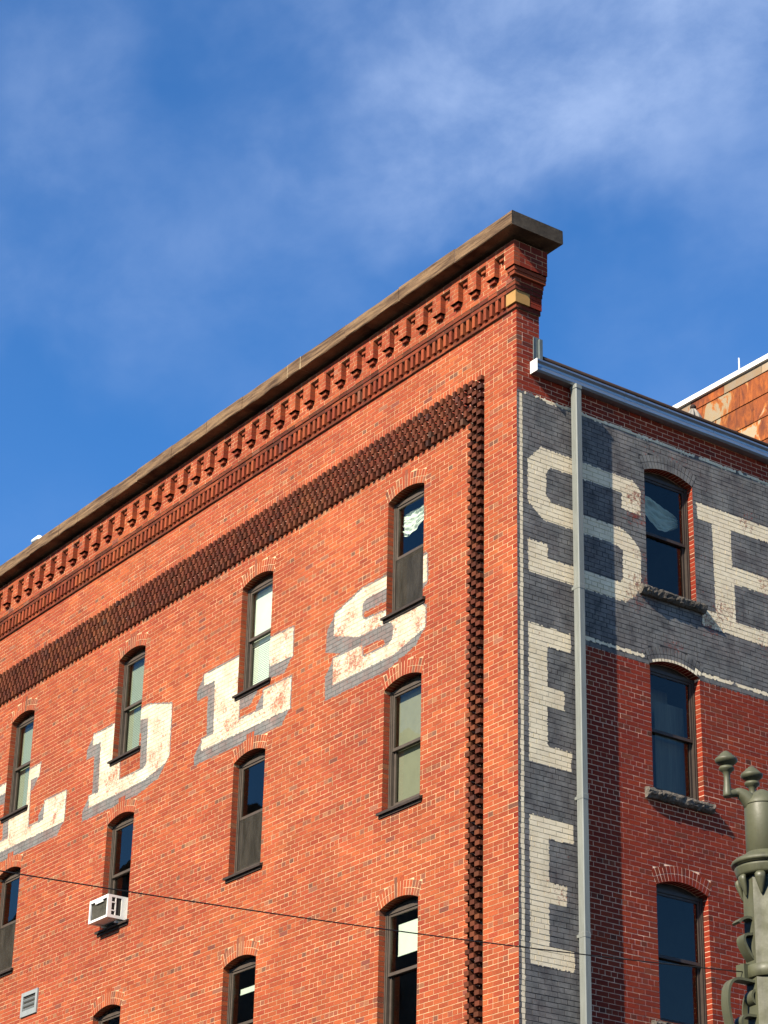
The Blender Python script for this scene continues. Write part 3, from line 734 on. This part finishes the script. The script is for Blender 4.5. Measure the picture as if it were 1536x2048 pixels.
# brackets: little brick piers corbelled out of the frieze
def bracket(u0, u1, corner=False):
    m = MB(); p = .202; n = 4; h = (ZP1 - ZP0) / n
    x1 = p if corner else -u0
    m.box(-u1 + .003, (p - .0022) if corner else -u0 - .003, -(p - .0022), (VT - .003) if corner else -.09, ZP0 + .004 + H, ZP1 - .001 + H, 3)
    for k in range(n):
        za, zb = ZP0 + k * h + .004, ZP0 + (k + 1) * h - .004
        sp = (u1 - u0) * (.5 if k % 2 == 0 else random.choice((.33, .67)))
        if corner: sp = .215 if k % 2 == 0 else .1
        for a, e in ((u0, u0 + sp), (u0 + sp, u1)):
            if e - a < .03: continue
            m.obox(WA, a + (.004 if a > u0 else 0), e - (.004 if e < u1 else 0), za, zb, .09, p + rnd(-.002, .002), 0, tint(WA, a, za, False, .2 * rnd(0, 1.5)), 'y+')
        if corner:
            a = -p + (.1025 if k % 2 == 0 else .205)
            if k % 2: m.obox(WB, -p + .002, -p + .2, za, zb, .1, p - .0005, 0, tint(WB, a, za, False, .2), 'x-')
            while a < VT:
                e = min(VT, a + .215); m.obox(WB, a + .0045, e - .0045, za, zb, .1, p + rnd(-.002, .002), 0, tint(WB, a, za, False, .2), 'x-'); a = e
    if corner:
        for k, (q, zt) in enumerate(((.178, ZP0), (.164, ZP0 - .064))):
            m.box(-(u1 - .04 * (k + 1)), q, -q, VT - .002, zt - .064 + H, zt - .001 + H, 0, tint(WA, 0, zt, False, .7))
    else:
        uc = (u0 + u1) / 2; m.obox(WA, uc - .058, uc + .058, ZP0 - .062, ZP0 - .002, .09, .162, 0, tint(WA, uc, ZP0, False, .7), 'y+')
    m.obj('bracket', WALLA, cornice)
bracket(-.202, .035, True)
ub = .262
while ub < UMAX - .3:
    bracket(ub, ub + .208)
    g = MB(); c = ub - .112                  # the header hanging at the head of each gap
    g.obox(WA, c - .05, c + .05, ZP1 - .07, ZP1 - .002, .09, .155, 0, tint(WA, c, ZP1, False, .5), 'y+'); g.obj('gap_header', WALLM, cornice)
    ub += .4415
# coping stones
JO = [-.42, .958, 2.38, 3.83, 5.13, 5.50, 6.88, 8.02, 9.18, 10.39, 11.27, 12.55, 13.29, 14.45, 15.9, UMAX]
for a, b in zip(JO, JO[1:]):
    m = MB(); g = .006; dz = rnd(-.012, .008); dy = rnd(-.008, .008); nx = max(2, int((b - a) / .16)); rings = []
    for i in range(nx + 1):
        u = a + (b - a) * i / nx; u = min(max(u, a + (g if a > 0 else 0)), b - g)
        e = lambda k: .006 * nz(u * 3.1, k * 5.7, 2.2)
        c = .012
        pr = [(-.42 + c, ZC0), (.55 - c, ZC0), (.55, ZC0 + c), (.55, ZC1 - c), (.55 - c, ZC1), (-.42 + c, ZC1), (-.42, ZC1 - c), (-.42, ZC0 + .13), (-.42, ZC0 + .07), (-.42, ZC0 + c)]
        rings.append([(-u, y + dy + e(k), z + dz * (z > ZC0 + .1) + e(k + 20) + H) for k, (y, z) in enumerate(pr)])
    m.loft(rings, smooth=False)
    if a < 0: m.m[-2] = 1  # end face on the side street takes the darker stone
    m.obj('coping_stone', [M_STONE, M_STONE_END], bld)
    if b < UMAX:
        m = MB(); m.box(-b - .009, -b + .009, -.416, .545, ZC0 + .004 + H, ZC1 - .004 + H); m.obj('coping_joint', [M_MORTWA if b in (2.38, 5.13, 5.50, 10.39) else random.choice((M_MORTB, M_STONE))], bld)
# parapet behind the cornice
m = MB(); m.box(-UMAX, -.014, .012, VT, 16.4 + H, ZL1 + H, 0); m.obj('parapet', [M_FARB], bld)

# --- roof, gutter, downspout, rail
m = MB(); m.box(-UMAX, -.03, VT + .001, 14, 16.55 + H, 16.82 + H, 0); m.obj('roof', [M_ROOF], bld)
GZ = 16.645
def gutter_ring(v):
    pr = [(0.006, GZ + .195), (.006, GZ), (.125, GZ), (.148, GZ + .03), (.150, GZ + .06), (.138, GZ + .095), (.142, GZ + .13), (.160, GZ + .155), (.168, GZ + .165), (.168, GZ + .19), (.158, GZ + .195), (.150, GZ + .175), (.02, GZ + .16)]
    return [WB(v, z + .003 * math.sin(v * 1.9) + .004 * nz(v * 1.1, 3.), d + .004 * nz(v * 1.7, 8.) * (d > .05)) for d, z in pr]
m = MB(); m.loft([gutter_ring(v) for v in np.linspace(.25, 14, 40)], smooth=False); gut = m.obj('gutter', [M_GUT], bld)
for v in (1.93, 3.72, 5.5):
    m = MB(); R0, R1 = gutter_ring(v), gutter_ring(v + .018)
    f = lambda ring: [(x + .004, y, z - .002) for x, y, z in ring[1:11]]
    m.loft([f(R0), f(R1)], closed=False, caps=False, smooth=False); m.obj('seam', [M_GUT], gut)
m = MB(); m.box(.006, .170, .246, .2495, GZ - .003 + H, GZ + .197 + H); m.obj('end_cap', [M_WCOP], gut)
m = MB(); P0, P1, D0, D1 = .955, 1.065, .06, .187
def pipe_ring(z, g=0.):
    c = .012; x0, x1, y0, y1 = D0 - g, D1 + g, P0 - g, P1 + g
    return [(x, y, z + H) for x, y in ((x0 + c, y0), (x1 - c, y0), (x1, y0 + c), (x1, y1 - c), (x1 - c, y1), (x0 + c, y1), (x0, y1 - c), (x0, y0 + c))]
m.loft([pipe_ring(z) for z in (-H + .1, 6, 10, 13, GZ + .01)], smooth=False); dp = m.obj('downspout', [M_PIPE], bld)
for z in (13.44, 10.35, 8.45):
    m = MB(); m.loft([pipe_ring(z - .035, .004), pipe_ring(z + .03, .004), pipe_ring(z + .036, .001)], smooth=False)
    m.box(-.004, D0, P0 + .02, P1 - .02, z - .02 + H, z + .02 + H); m.obj('pipe_collar', [M_PIPE], dp)
m = MB(); m.loft([pipe_ring(GZ - .06, .008), pipe_ring(GZ - .01, .008)], smooth=False); m.obj('outlet_sleeve', [M_PIPE], dp)
m = MB(); m.tube([WB(.46, 16.99, 0), WB(14, 16.99, 0)], .029, 8); rail = m.obj('roof_edge_rail', [M_RAIL], bld)
for v in (1.33, 2.32, 3.33, 4.36, 5.4):
    m = MB(); m.box(-.016, .016, v - .018, v + .018, 16.82 + H, 16.98 + H); m.obj('post', [M_RAIL], rail)
m = MB(); m.face([WB(.31, 16.86, .012), WB(.31, 17.28, .012), WB(.43, 17.29, .012), WB(.44, 16.86, .012)]); m.box(.0, .02, .305, .315, 16.86 + H, 17.28 + H)
m.loft([[WB(.395, z, 0.012), WB(.395, z, .05), WB(.45, z, .05), WB(.455, z, .012)] for z in (16.86, 17.22, 17.26)], smooth=False); m.obj('flashing', [M_FLASH], bld)

# --- windows
def bars(m, W, a0, a1, z0, z1, d0, d1, w, wb=None, wt=None, mt=0):     # a rectangular frame of four members
    wb = wb or w; wt = wt or w
    m.obox(W, a0, a0 + w, z0, z1, d0, d1, mt); m.obox(W, a1 - w, a1, z0, z1, d0, d1, mt)
    m.obox(W, a0 + w, a1 - w, z0, z0 + wb, d0, d1 - .002, mt); m.obox(W, a0 + w, a1 - w, z1 - wt, z1, d0, d1 - .002, mt)
def cloth(W, a0, a1, z0, z1, d, seed, sag, slope=.03):
    m = MB(); n, k = 34, 22; G = []
    for i in range(n + 1):
        row = []
        for j in range(k + 1):
            s, t = i / n, j / k; a = a0 + (a1 - a0) * s
            top = z1 - slope * s; bot = z0 + sag(s)
            z = top + (bot - top) * t
            row.append(W(a, z, d + .05 * nz(s * 3.0, t * 7 + s * 3, seed) + .02 * nz(s * 9, t * 16 + s * 6, seed + 4)))
        G.append(row)
    for i in range(n):
        for j in range(k): m.face([G[i][j], G[i + 1][j], G[i + 1][j + 1], G[i][j + 1]], 0, smooth=True)
    return m
def window(W, op, spec):
    a0, a1, zb, zs, rise = op; fm = M_FRAME if spec.get('light', True) else M_FRAME2
    g = .004; b0, b1 = a0 + g, a1 - g; zm = (zb + zs) / 2 + spec.get('dm', 0.)
    m = MB(); bars(m, W, b0, b1, zb + .005, zs, -.21, -.118, .045, .05, .05)
    ac, zc, R, th = arch(op)                  # boarded arch head above the square sash
    N = 12; ts = [-th + 2 * th * i / N for i in range(N + 1)]
    for t0, t1 in zip(ts, ts[1:]):
        P = [(ac + R * math.sin(t0), zs - .002), (ac + R * math.sin(t1), zs - .002), (ac + (R + .004) * math.sin(t1), zc + (R + .004) * math.cos(t1)), (ac + (R + .004) * math.sin(t0), zc + (R + .004) * math.cos(t0))]
        q = [W(x, z, -.178) for x, z in P]; m.face(q[::-1] if W is WA else q)
    w = m.obj('window', [fm], bld)
    f0, f1, y0, y1 = b0 + .047, b1 - .047, zb + .055, zs - .052
    def part(name, mb, mats, lab=None):
        o = mb.obj(name, mats, w)
        if lab: o['label'] = lab
        return o
    m = MB(); bars(m, W, f0, f1, zm - .02, y1, -.162, -.132, .034, .045, .036); part('upper_sash', m, [fm])
    m = MB(); bars(m, W, f0, f1, y0, zm + .022, -.202, -.170, .036, .055, .042); part('lower_sash', m, [fm])
    def pane(z0, z1, d):
        m = MB(); q = [W(f0 + .03, z0, d), W(f1 - .03, z0, d), W(f1 - .03, z1, d), W(f0 + .03, z1, d)]; m.face(q[::-1] if W is WA else q); part('pane', m, [M_GLASS])
    pane(zm + .02, y1 - .03, -.148); pane(y0 + .05, zm - .015, -.186)
    m = MB()                                  # sub-frame beads beside the brick
    for a, s in ((b0, 1), (b1, -1)): m.obox(W, min(a, a + s * .02), max(a, a + s * .02), zb + .01, zs - .002, -.118, -.105)
    part('bead', m, [fm])
    if spec.get('screen'):
        m = MB(); q = [W(f0 + .004, y0, -.138), W(f1 - .004, y0, -.138), W(f1 - .004, zm - .022, -.138), W(f0 + .004, zm - .022, -.138)]; m.face(q); part('insect_screen', m, [M_SCREEN])
    if W is WA:
        m = MB(); s0, s1 = a0 - .072, a1 + .068   # projecting wooden sill
        for i in range(1):
            pr = [(-.12, zb - .06), (.058, zb - .095), (.058, zb - .058), (-.118, zb + .012)]
            m.loft([[W(a, z, d) for d, z in pr] for a in (s0, s1)], smooth=False)
        m.obox(W, s0 + .02, s1 - .02, zb - .135, zb - .085, -.01, .02); part('sill', m, [M_SILL])
    else:
        m = MB(); n = 26; rings = []             # rock-faced stone sill
        for i in range(n + 1):
            a = a0 - .16 + (a1 - a0 + .28) * i / n
            pr = [(-.12, zb - .15), (.055, zb - .155), (.085, zb - .13), (.10, zb - .10), (.105, zb - .06), (.088, zb - .025), (.05, zb - .006), (-.12, zb + .006)]
            rings.append([W(a + (rnd(-.02, .02) if 0 < i < n else 0), z + rnd(-.010, .010) * (0 < k < 7), d + (.02 * nz(a * 9, k * 2.1, 5) + rnd(-.016, .012)) * (0 < k < 7)) for k, (d, z) in enumerate(pr)])
        m.loft(rings, smooth=False); part('sill', m, [M_ROUGH])
    room = MB(); r0, r1, q0, q1 = a0 - .25, a1 + .25, zb - .3, zs + .25
    room.obox(W, r0, r1, q0, q1, -1.9, -.215, 0, skip=WA.front if W is WA else WB.front)
    room.obox(W, r0, b0 + .01, q0, q1, -.22, -.216); room.obox(W, b1 - .01, r1, q0, q1, -.22, -.216)
    room.obox(W, r0, r1, q0, zb + .01, -.2205, -.2165); room.obox(W, r0, r1, zs - .01, q1, -.2205, -.2165)
    part('room', room, [M_ROOM])
    for kind, z0, z1, dd, *x in spec.get('in', ()):
        z0, z1 = zb + z0 * (zs - zb), zb + z1 * (zs - zb)
        if kind == 'slats':
            m = MB(); n = int((z1 - z0) / .032)
            for i in range(n):
                z = z0 + (z1 - z0) * i / n
                q = [W(f0 - .02, z, dd + .004), W(f1 + .02, z, dd + .004), W(f1 + .02, z + .034, dd - .004), W(f0 - .02, z + .034, dd - .004)]; m.face(q)
            part('blind', m, [x[0] if x else M_BLIND])
        elif kind == 'shade':
            m = MB(); i0, i1 = x[1] if len(x) > 1 else (0, 0)
            m.obox(W, f0 + .0 + i0, f1 + i1, z0, z1, dd - .004, dd); m.obox(W, f0 + i0, f1 + i1, z0 - .018, z0, dd - .009, dd + .005); part('roller_shade', m, [x[0]])
        elif kind == 'cloth': part('cloth', cloth(W, f0 - .01, f1 + .01, z0, z1, dd, *x), [M_CLOTH])
    return w
SP = {(0, 0): {'in': [('cloth', .72, .93, -.26, 3., lambda s: .10 * math.sin(s * 5.5) + .10 * s)], 'screen': 1, 'light': True},
      (0, 1): {'screen': 0, 'in': [('shade', -.02, 1.0, -.235, M_SHADE2, (0.09, .05))]},
      (0, 2): {'in': [('shade', .66, .90, -.26, M_SHADE, (.0, -.06))]},
      (1, 0): {'in': [('shade', .46, .97, -.235, M_SHADE, (.02, .03)), ('slats', .0, .44, -.24, M_SHADE)]},
      (1, 1): {'screen': 1}, (1, 2): {'in': [('shade', .80, .84, -.30, M_SHADE, (.0, 0))]},
      (2, 0): {'in': [('slats', .0, .97, -.24)]}, (2, 1): {}, (2, 2): {},
      (3, 0): {'in': [('slats', .0, .95, -.24)]}, (3, 1): {'screen': 1}, (3, 2): {}}
for i, op in enumerate(OPA):
    if (i // 3, i % 3) == (3, 2): continue
    window(WA, op, SP[(i // 3, i % 3)])
window(WB, OPB[0], {'light': False, 'in': [('cloth', .62, .93, -.30, 7., lambda s: .42 * max(0., .55 - s) ** .8 + .5 * max(0., s - .72), .30)]})
window(WB, OPB[1], {'light': False, 'in': [('shade', .03, .80, -.34, M_CURT, (.32, .03)), ('shade', .12, .97, -.62, M_CURT, (.0, -.02))]}); window(WB, OPB[2], {'light': False})
# wall vent
m = MB(); bars(m, WA, 13.34, 13.93, 9.76, 10.19, -.01, .03, .07, .10, .07); vent = m.obj('wall_vent', [M_VENT], bld)
m = MB(); m.obox(WA, 13.41, 13.86, 9.86, 10.12, -.01, .006); m.obj('vent_backing', [M_DARK], vent)
for z in (9.865, 9.945, 10.03):
    m = MB(); m.loft([[WA(u, z, .008), WA(u, z + .026, .027), WA(u, z + .032, .023), WA(u, z + .008, .004)] for u in (13.41, 13.86)], smooth=False); m.obj('louvre', [M_VENT], vent)

# ------------------------------------------------------------------ air conditioner in a window
acx = empty('window_air_conditioner', WA(10.88, 10.815, .0))
tag(acx, 'white window air conditioner sticking out of a second-floor window', 'air conditioner')
def child(mb, name, mats, par):
    o = mb.obj(name, mats); o.parent = par; o.matrix_parent_inverse = par.matrix_world.inverted() if par.parent is None else Matrix(); return o
bpy.context.view_layer.update()
u0, u1, z0, z1, dF = 10.55, 11.18, 10.80, 11.19, .29
m = MB(); bars(m, WA, u0, u1, z0, z1, dF - .03, dF, .034, .04, .05)      # outer face rim
m.obox(WA, u0 + .19, u1 - .19, z1 - .09, z1 - .05, dF - .025, dF - .004)
m.obox(WA, u0, u1, z1 - .012, z1, -.12, dF - .03); m.obox(WA, u0, u1, z0, z0 + .012, -.12, dF - .03); m.obox(WA, u1 - .012, u1, z0 + .012, z1 - .012, -.12, dF - .03)
for d0, d1, y0, y1 in ((-.12, .03, z0, z1), (.215, dF - .03, z0, z1), (.03, .215, z0, z0 + .05), (.03, .215, z1 - .04, z1), (.128, .148, z0 + .05, z1 - .04), (.148, .215, z0 + .115, z0 + .135), (.148, .215, z0 + .255, z0 + .275)):
    m.obox(WA, u0, u0 + .012, max(y0, z0 + .012), min(y1, z1 - .012), d0, d1)
child(m, 'case', [M_WPLAST], acx)
m = MB(); m.obox(WA, u0 + .03, u1 - .03, z0 + .03, z1 - .03, -.10, dF - .05, 0); child(m, 'coil', [M_FIN], acx)
m = MB(); m.obox(WA, u0 + .012, u0 + .028, z0 + .03, z1 - .03, .02, .2); child(m, 'side_opening', [M_DARK], acx)
for k in range(22):
    m = MB(); z = z0 + .055 + k * .0128; m.obox(WA, u0 + .047, u1 - .047, z, z + .004, dF - .048, dF - .034); child(m, 'fin', [M_FIN], acx)
for s in (0, 1):
    a, b = ((10.39, u0) if s == 0 else (u1, 11.297)); m = MB(); n = 6
    for k in range(n): m.obox(WA, a + (b - a) * k / n, a + (b - a) * (k + .8) / n, z0, z1 + .01, -.112, -.1 + .006 * (k % 2))
    child(m, 'side_panel', [M_WPLAST], acx)
for u in (u0 + .08, u1 - .12):
    m = MB(); m.obox(WA, u, u + .03, z0 - .02, z0, -.05, .2); m.obox(WA, u, u + .03, z0 - .05, z0 - .02, -.05, .09); child(m, 'support_bracket', [M_WPLAST], acx)

# ------------------------------------------------------------------ rust-clad rooftop house
ph = empty('rooftop_house', (-4.5, 8, 16.82 + H)); bpy.context.view_layer.update()
tag(ph, 'rusted metal panel rooftop structure with white coping rising behind the gutter', 'penthouse')
X0, X1, YP, PT = -8.4, -1.2, 8.0, 20.79
m = MB(); m.box(X0, X1, YP + .02, YP + 4.5, 16.82 + H, PT + H); child(m, 'body', [M_RUST], ph)
m = MB(); m.box(X0 - .03, X1 + .03, YP - .05, YP + 4.55, PT + H, PT + .095 + H); child(m, 'coping', [M_WCOP], ph)
rowz = [PT, 20.605, 20.175, 19.73, 19.29, 18.85, 18.4, 17.9, 17.4, 16.83]
offs = [.02, .80, .42, .02, .6, .3, .7, .1, .5]
for r in range(9):
    x = X0 - offs[r] * .9
    w0 = .92
    while x < X1:
        w = w0 * rnd(.92, 1.08); a, b = max(x, X0), min(x + w, X1)
        if b - a > .05:
            m = MB(); zt, zb2 = rowz[r], rowz[r + 1]; k = .012
            tt = random.choice((1., 1., .9, .8, .65)); bias = rnd(.02, .20) if r else random.choice((-.28, -.08, .16, .2))
            t = (tt, tt * rnd(.92, 1), tt * rnd(.9, 1), bias)
            nx = 5; G = [[(a + .003 + (b - a - .006) * i / nx, YP + (.006 if j else -.012) - .006 * nz(i * 1.3 + x, j * 2 + r, 1.), (zt + .004 if j else zb2 - .014) + H) for j in (0, 1)] for i in range(nx + 1)]
            for i in range(nx): m.face([G[i][0], G[i + 1][0], G[i + 1][1], G[i][1]], 0, t)
            for i in range(nx):
                p, q = G[i][0], G[i + 1][0]; m.face([p, (p[0], p[1] + .02, p[2]), (q[0], q[1] + .02, q[2]), q], 0, t)
            child(m, 'rusted_panel', [M_RUST], ph)
        x += w
m = MB(); m.tube([(-3.86, 8.3, PT + .08 + H), (-3.86, 8.3, PT + .60 + H)], [.022, .012], 8); child(m, 'mast', [M_WCOP], ph)
# closed parasol on the roof terrace
pp = Vector((-2.69, 6.0, 16.82 + H)); par = empty('closed_parasol', pp); bpy.context.view_layer.update()
tag(par, 'closed beige canvas parasol standing on the roof behind the rail', 'parasol')
m = MB(); m.lathe([(.022, 0), (.022, 2.3)], pp, 10); m.lathe([(.2, 0), (.2, .06), (.05, .1)], pp, 20); child(m, 'pole', [M_RAIL], par)
m = MB(); rings = []
for z, r in ((1.15, .10), (1.3, .13), (1.6, .15), (1.9, .14), (2.1, .11), (2.2, .07), (2.27, .03)):
    rings.append([(pp.x + r * (1 + .3 * math.cos(8 * t)) * math.cos(t), pp.y + r * (1 + .3 * math.cos(8 * t)) * math.sin(t), pp.z + z) for t in np.linspace(0, 2 * math.pi, 48, endpoint=False)])
m.loft(rings); child(m, 'canopy', [M_PARA], par)
m = MB(); m.lathe([(.01, 2.26), (.05, 2.275), (.055, 2.31), (.03, 2.345), (.004, 2.36)], pp, 14); child(m, 'cap', [M_RAIL], par)
# pale pipe end above the far coping
rp = Vector((-16.9, 1.0, 16.82 + H)); rv = empty('roof_vent_pipe', rp); bpy.context.view_layer.update()
tag(rv, 'pale vent pipe end poking up behind the far end of the coping', 'vent pipe')
m = MB(); m.tube([rp, rp + Vector((0, 0, 3.5)), rp + Vector((-.03, 0, 3.6)), rp + Vector((-.1, 0, 3.64)), rp + Vector((-.36, 0, 3.64))], .055, 12); child(m, 'pipe', [M_WCOP], rv)

# ------------------------------------------------------------------ ornate street pole
DP = 15.0
def at_px(px, py, dist): return CP + (CF + CR * ((px - 768) / FPX) - CU * ((py - 1024) / FPX)) * dist
pc = at_px(1526, 1640, DP); PX, PY = pc.x, pc.y; K = DP / FPX
def zpy(py):                                  # height on the pole's axis seen at that picture row
    lo, hi = -5., 20.
    for _ in range(50):
        mid = (lo + hi) / 2
        if px_of((PX, PY, mid))[1] > py: lo = mid
        else: hi = mid
    return lo
pole = empty('ornate_street_pole', (PX, PY, 0)); bpy.context.view_layer.update()
tag(pole, 'sage green ornate street pole with acorn finials and scroll brackets at right edge', 'street pole')
toC = Vector((CP.x - PX, CP.y - PY, 0)).normalized(); lat = Vector((CR.x, CR.y, 0)).normalized()
c0 = (PX, PY, 0)
m = MB(); m.lathe([(.26, 0), (.26, .5), (.22, .6), (.2, .9), (.165, 1.1), (.152, zpy(1960)), (.148, zpy(1758))], c0, 8, smooth=False, rot=.2); child(m, 'shaft', [M_POLE], pole)
m = MB(); m.lathe([(36.5 * K, zpy(1765)), (36.5 * K, zpy(1611)), (35 * K, zpy(1606)), (29 * K, zpy(1597)), (17 * K, zpy(1586)), (6 * K, zpy(1580))], c0, 32); child(m, 'upper_shaft', [M_POLE], pole)
za, zb_ = zpy(1758), zpy(1708)
def cz(t): return za + (zb_ - za) * t
m = MB(); m.lathe([(46 * K, cz(-.02)), (56 * K, cz(0)), (58 * K, cz(.10)), (61 * K, cz(.30)), (61.5 * K, cz(.36)), (59.5 * K, cz(.38)), (60 * K, cz(.43)), (66 * K, cz(.46)), (68 * K, cz(.53)), (66 * K, cz(.62)), (58 * K, cz(.74)), (44 * K, cz(.86)), (39 * K, cz(.97)), (36.6 * K, cz(1.0))], c0, 40); child(m, 'collar', [M_POLE], pole)
m = MB(); m.lathe([(37.5 * K, zpy(1614)), (37.5 * K, zpy(1611))], c0, 32); child(m, 'joint_ring', [M_POLE], pole)
for k in range(8):                            # leaf-shaped drops under the collar
    a = .2 + math.pi / 8 + k * math.pi / 4; d = Vector((math.cos(a), math.sin(a), 0)); s = Vector((-d.y, d.x, 0)); m = MB(); rings = []
    for t, w, r, th in ((0, 8, 53, 7), (.12, 11, 56, 11), (.3, 10.5, 55, 11), (.6, 7, 51, 8), (.9, 3, 48, 4), (1, 1, 47, 1.5)):
        z = zpy(1757) - t * 44 * K; b = Vector((PX, PY, z)) + d * (r * K)
        rings.append([tuple(b + s * (w * K * math.cos(q)) + d * (th * K * math.sin(q) * .6)) for q in np.linspace(0, 2 * math.pi, 12, endpoint=False)])
    m.loft(rings[::-1]); ld = child(m, 'leaf_drop', [M_POLE], pole)
    m = MB(); b = Vector((PX, PY, zpy(1757) - .5 * 44 * K)) + d * (57.5 * K); m.tube([b - d * .006, b + d * .004], .006, 8); o = m.obj('bolt', [M_WIRE]); o.parent = ld; o.matrix_parent_inverse = ld.matrix_parent_inverse.copy()
def finial(base, armdir):
    b = Vector(base); m = MB(); k = K
    m.lathe([(8.5 * k, 0), (9.5 * k, 4 * k), (9 * k, 10 * k), (7.2 * k, 25 * k), (6.4 * k, 40 * k), (7.2 * k, 49 * k), (10 * k, 53 * k), (15 * k, 57 * k), (15.8 * k, 60 * k), (14 * k, 63.5 * k), (9.5 * k, 65 * k), (10 * k, 67 * k), (17 * k, 69.5 * k), (22 * k, 74 * k), (23 * k, 78 * k), (22 * k, 80.66 * k), (19 * k, 82.94 * k), (17.6 * k, 83.32 * k), (16.8 * k, 85.60 * k), (14.5 * k, 87.50 * k), (13.4 * k, 87.88 * k), (12.4 * k, 90.54 * k), (9 * k, 92.82 * k), (7.6 * k, 93.20 * k), (6.6 * k, 95.48 * k), (4 * k, 97.00 * k), (.8 * k, 97.46 * k)], b, 28); return m
r = 73 * K; th0 = math.atan2(18, 71)
for q in (0, 2, 3):
    ang = th0 + q * math.pi / 2
    d = (-lat * math.cos(ang) + toC * math.sin(ang)).normalized()
    base = Vector((PX, PY, zpy(1589))) + d * r
    base.z -= .02
    tip = Vector((PX, PY, 0)) + d * r; tip.z = zpy(1592)
    m = MB(); z_s = zpy(1604)
    pts = spline([(PX + d.x * 18 * K, PY + d.y * 18 * K, z_s - 10 * K), (PX + d.x * 34 * K, PY + d.y * 34 * K, z_s + 6 * K), (PX + d.x * 48 * K, PY + d.y * 48 * K, z_s + 14 * K), (PX + d.x * 60 * K, PY + d.y * 60 * K, z_s + 12 * K), (tip.x, tip.y, z_s + 11 * K)], 6)
    n = len(pts); m.tube(pts, [(19 - 11 * min(1, i / (n * .65))) * K for i in range(n)], 14); child(m, 'arm', [M_POLE], pole)
    b = Vector((tip.x, tip.y, z_s + 3 * K)); child(finial(b, d), 'finial', [M_POLE], pole)
# scroll brackets: flat iron bars bent in a plane through the axis
for side in (0, 1, 2, 3):
    ang = th0 + side * math.pi / 2 + .2; sd_ = (-lat * math.cos(ang) + toC * math.sin(ang)).normalized(); wd = Vector((-sd_.y, sd_.x, 0))
    def Q(x, y): return Vector((PX, PY, 0)) + sd_ * ((1526 - (1430 + x / 5.566)) * K / math.cos(th0 + .2)) + Vector((0, 0, zpy(1680 + y / 5.566)))
    for pts in ([(165, 985), (200, 945), (250, 918), (300, 918), (345, 960), (358, 1020), (345, 1075), (300, 1095), (240, 1110), (215, 1150), (225, 1210), (275, 1310), (340, 1390), (400, 1420)],
                [(405, 1590), (370, 1610), (320, 1622), (240, 1615), (130, 1612), (70, 1640), (30, 1710), (15, 1800), (12, 1920), (30, 2060), (60, 2200), (120, 2290), (260, 2330), (400, 2345)],
                [(405, 1600), (385, 1650), (382, 1690), (350, 1712), (300, 1725), (275, 1770), (285, 1830), (330, 1875), (385, 1915), (400, 1960), (375, 1995), (300, 2003), (220, 2005), (170, 2030), (150, 2080), (170, 2140), (260, 2190), (400, 2230)]):
        m = MB(); m.strip(spline([Q(*p) for p in pts], 5), wd, 26 * K, 5 * K); child(m, 'scroll_bracket', [M_POLE], pole)
m = MB(); m.lathe([(.152, zpy(1962)), (.158, zpy(1961)), (.158, zpy(1937)), (.152, zpy(1936))], c0, 32); child(m, 'clamp_band', [M_POLE], pole)
wz = zpy(1950); wp = Vector((PX, PY, wz)) - lat * .165 + toC * .03
m = MB(); m.box(wp.x - .035, wp.x + .035, wp.y - .03, wp.y + .03, wz - .045, wz + .05); m.lathe([(.016, -.05), (.016, .05)], wp + Vector((0, 0, 0)), 10); child(m, 'wire_clamp', [M_POLE], pole)
# ------------------------------------------------------------------ overhead wire
far = at_px(-260, 1700, 12.2); A0 = Vector((PX, PY, wz)) + toC * .17 - lat * .03
pts = []
for i in range(41):
    t = i / 40; p = wp.lerp(far, t) + toC * .03; p.z -= .085 * 4 * t * (1 - t) * .55; pts.append(p)
m = MB(); m.tube(pts, .0038, 6); w = m.obj('overhead_wire', [M_WIRE]); tag(w, 'thin black overhead wire running left across the windows from the green pole', 'wire')

objs = len(bpy.data.objects)
print('objects', objs, 'bricks', len(BRICKS), 'teeth', len(TEETH), 'tris', sum(len(o.data.loop_triangles) if False else len(o.data.polygons) * 2 for o in bpy.data.objects if o.type == 'MESH'))
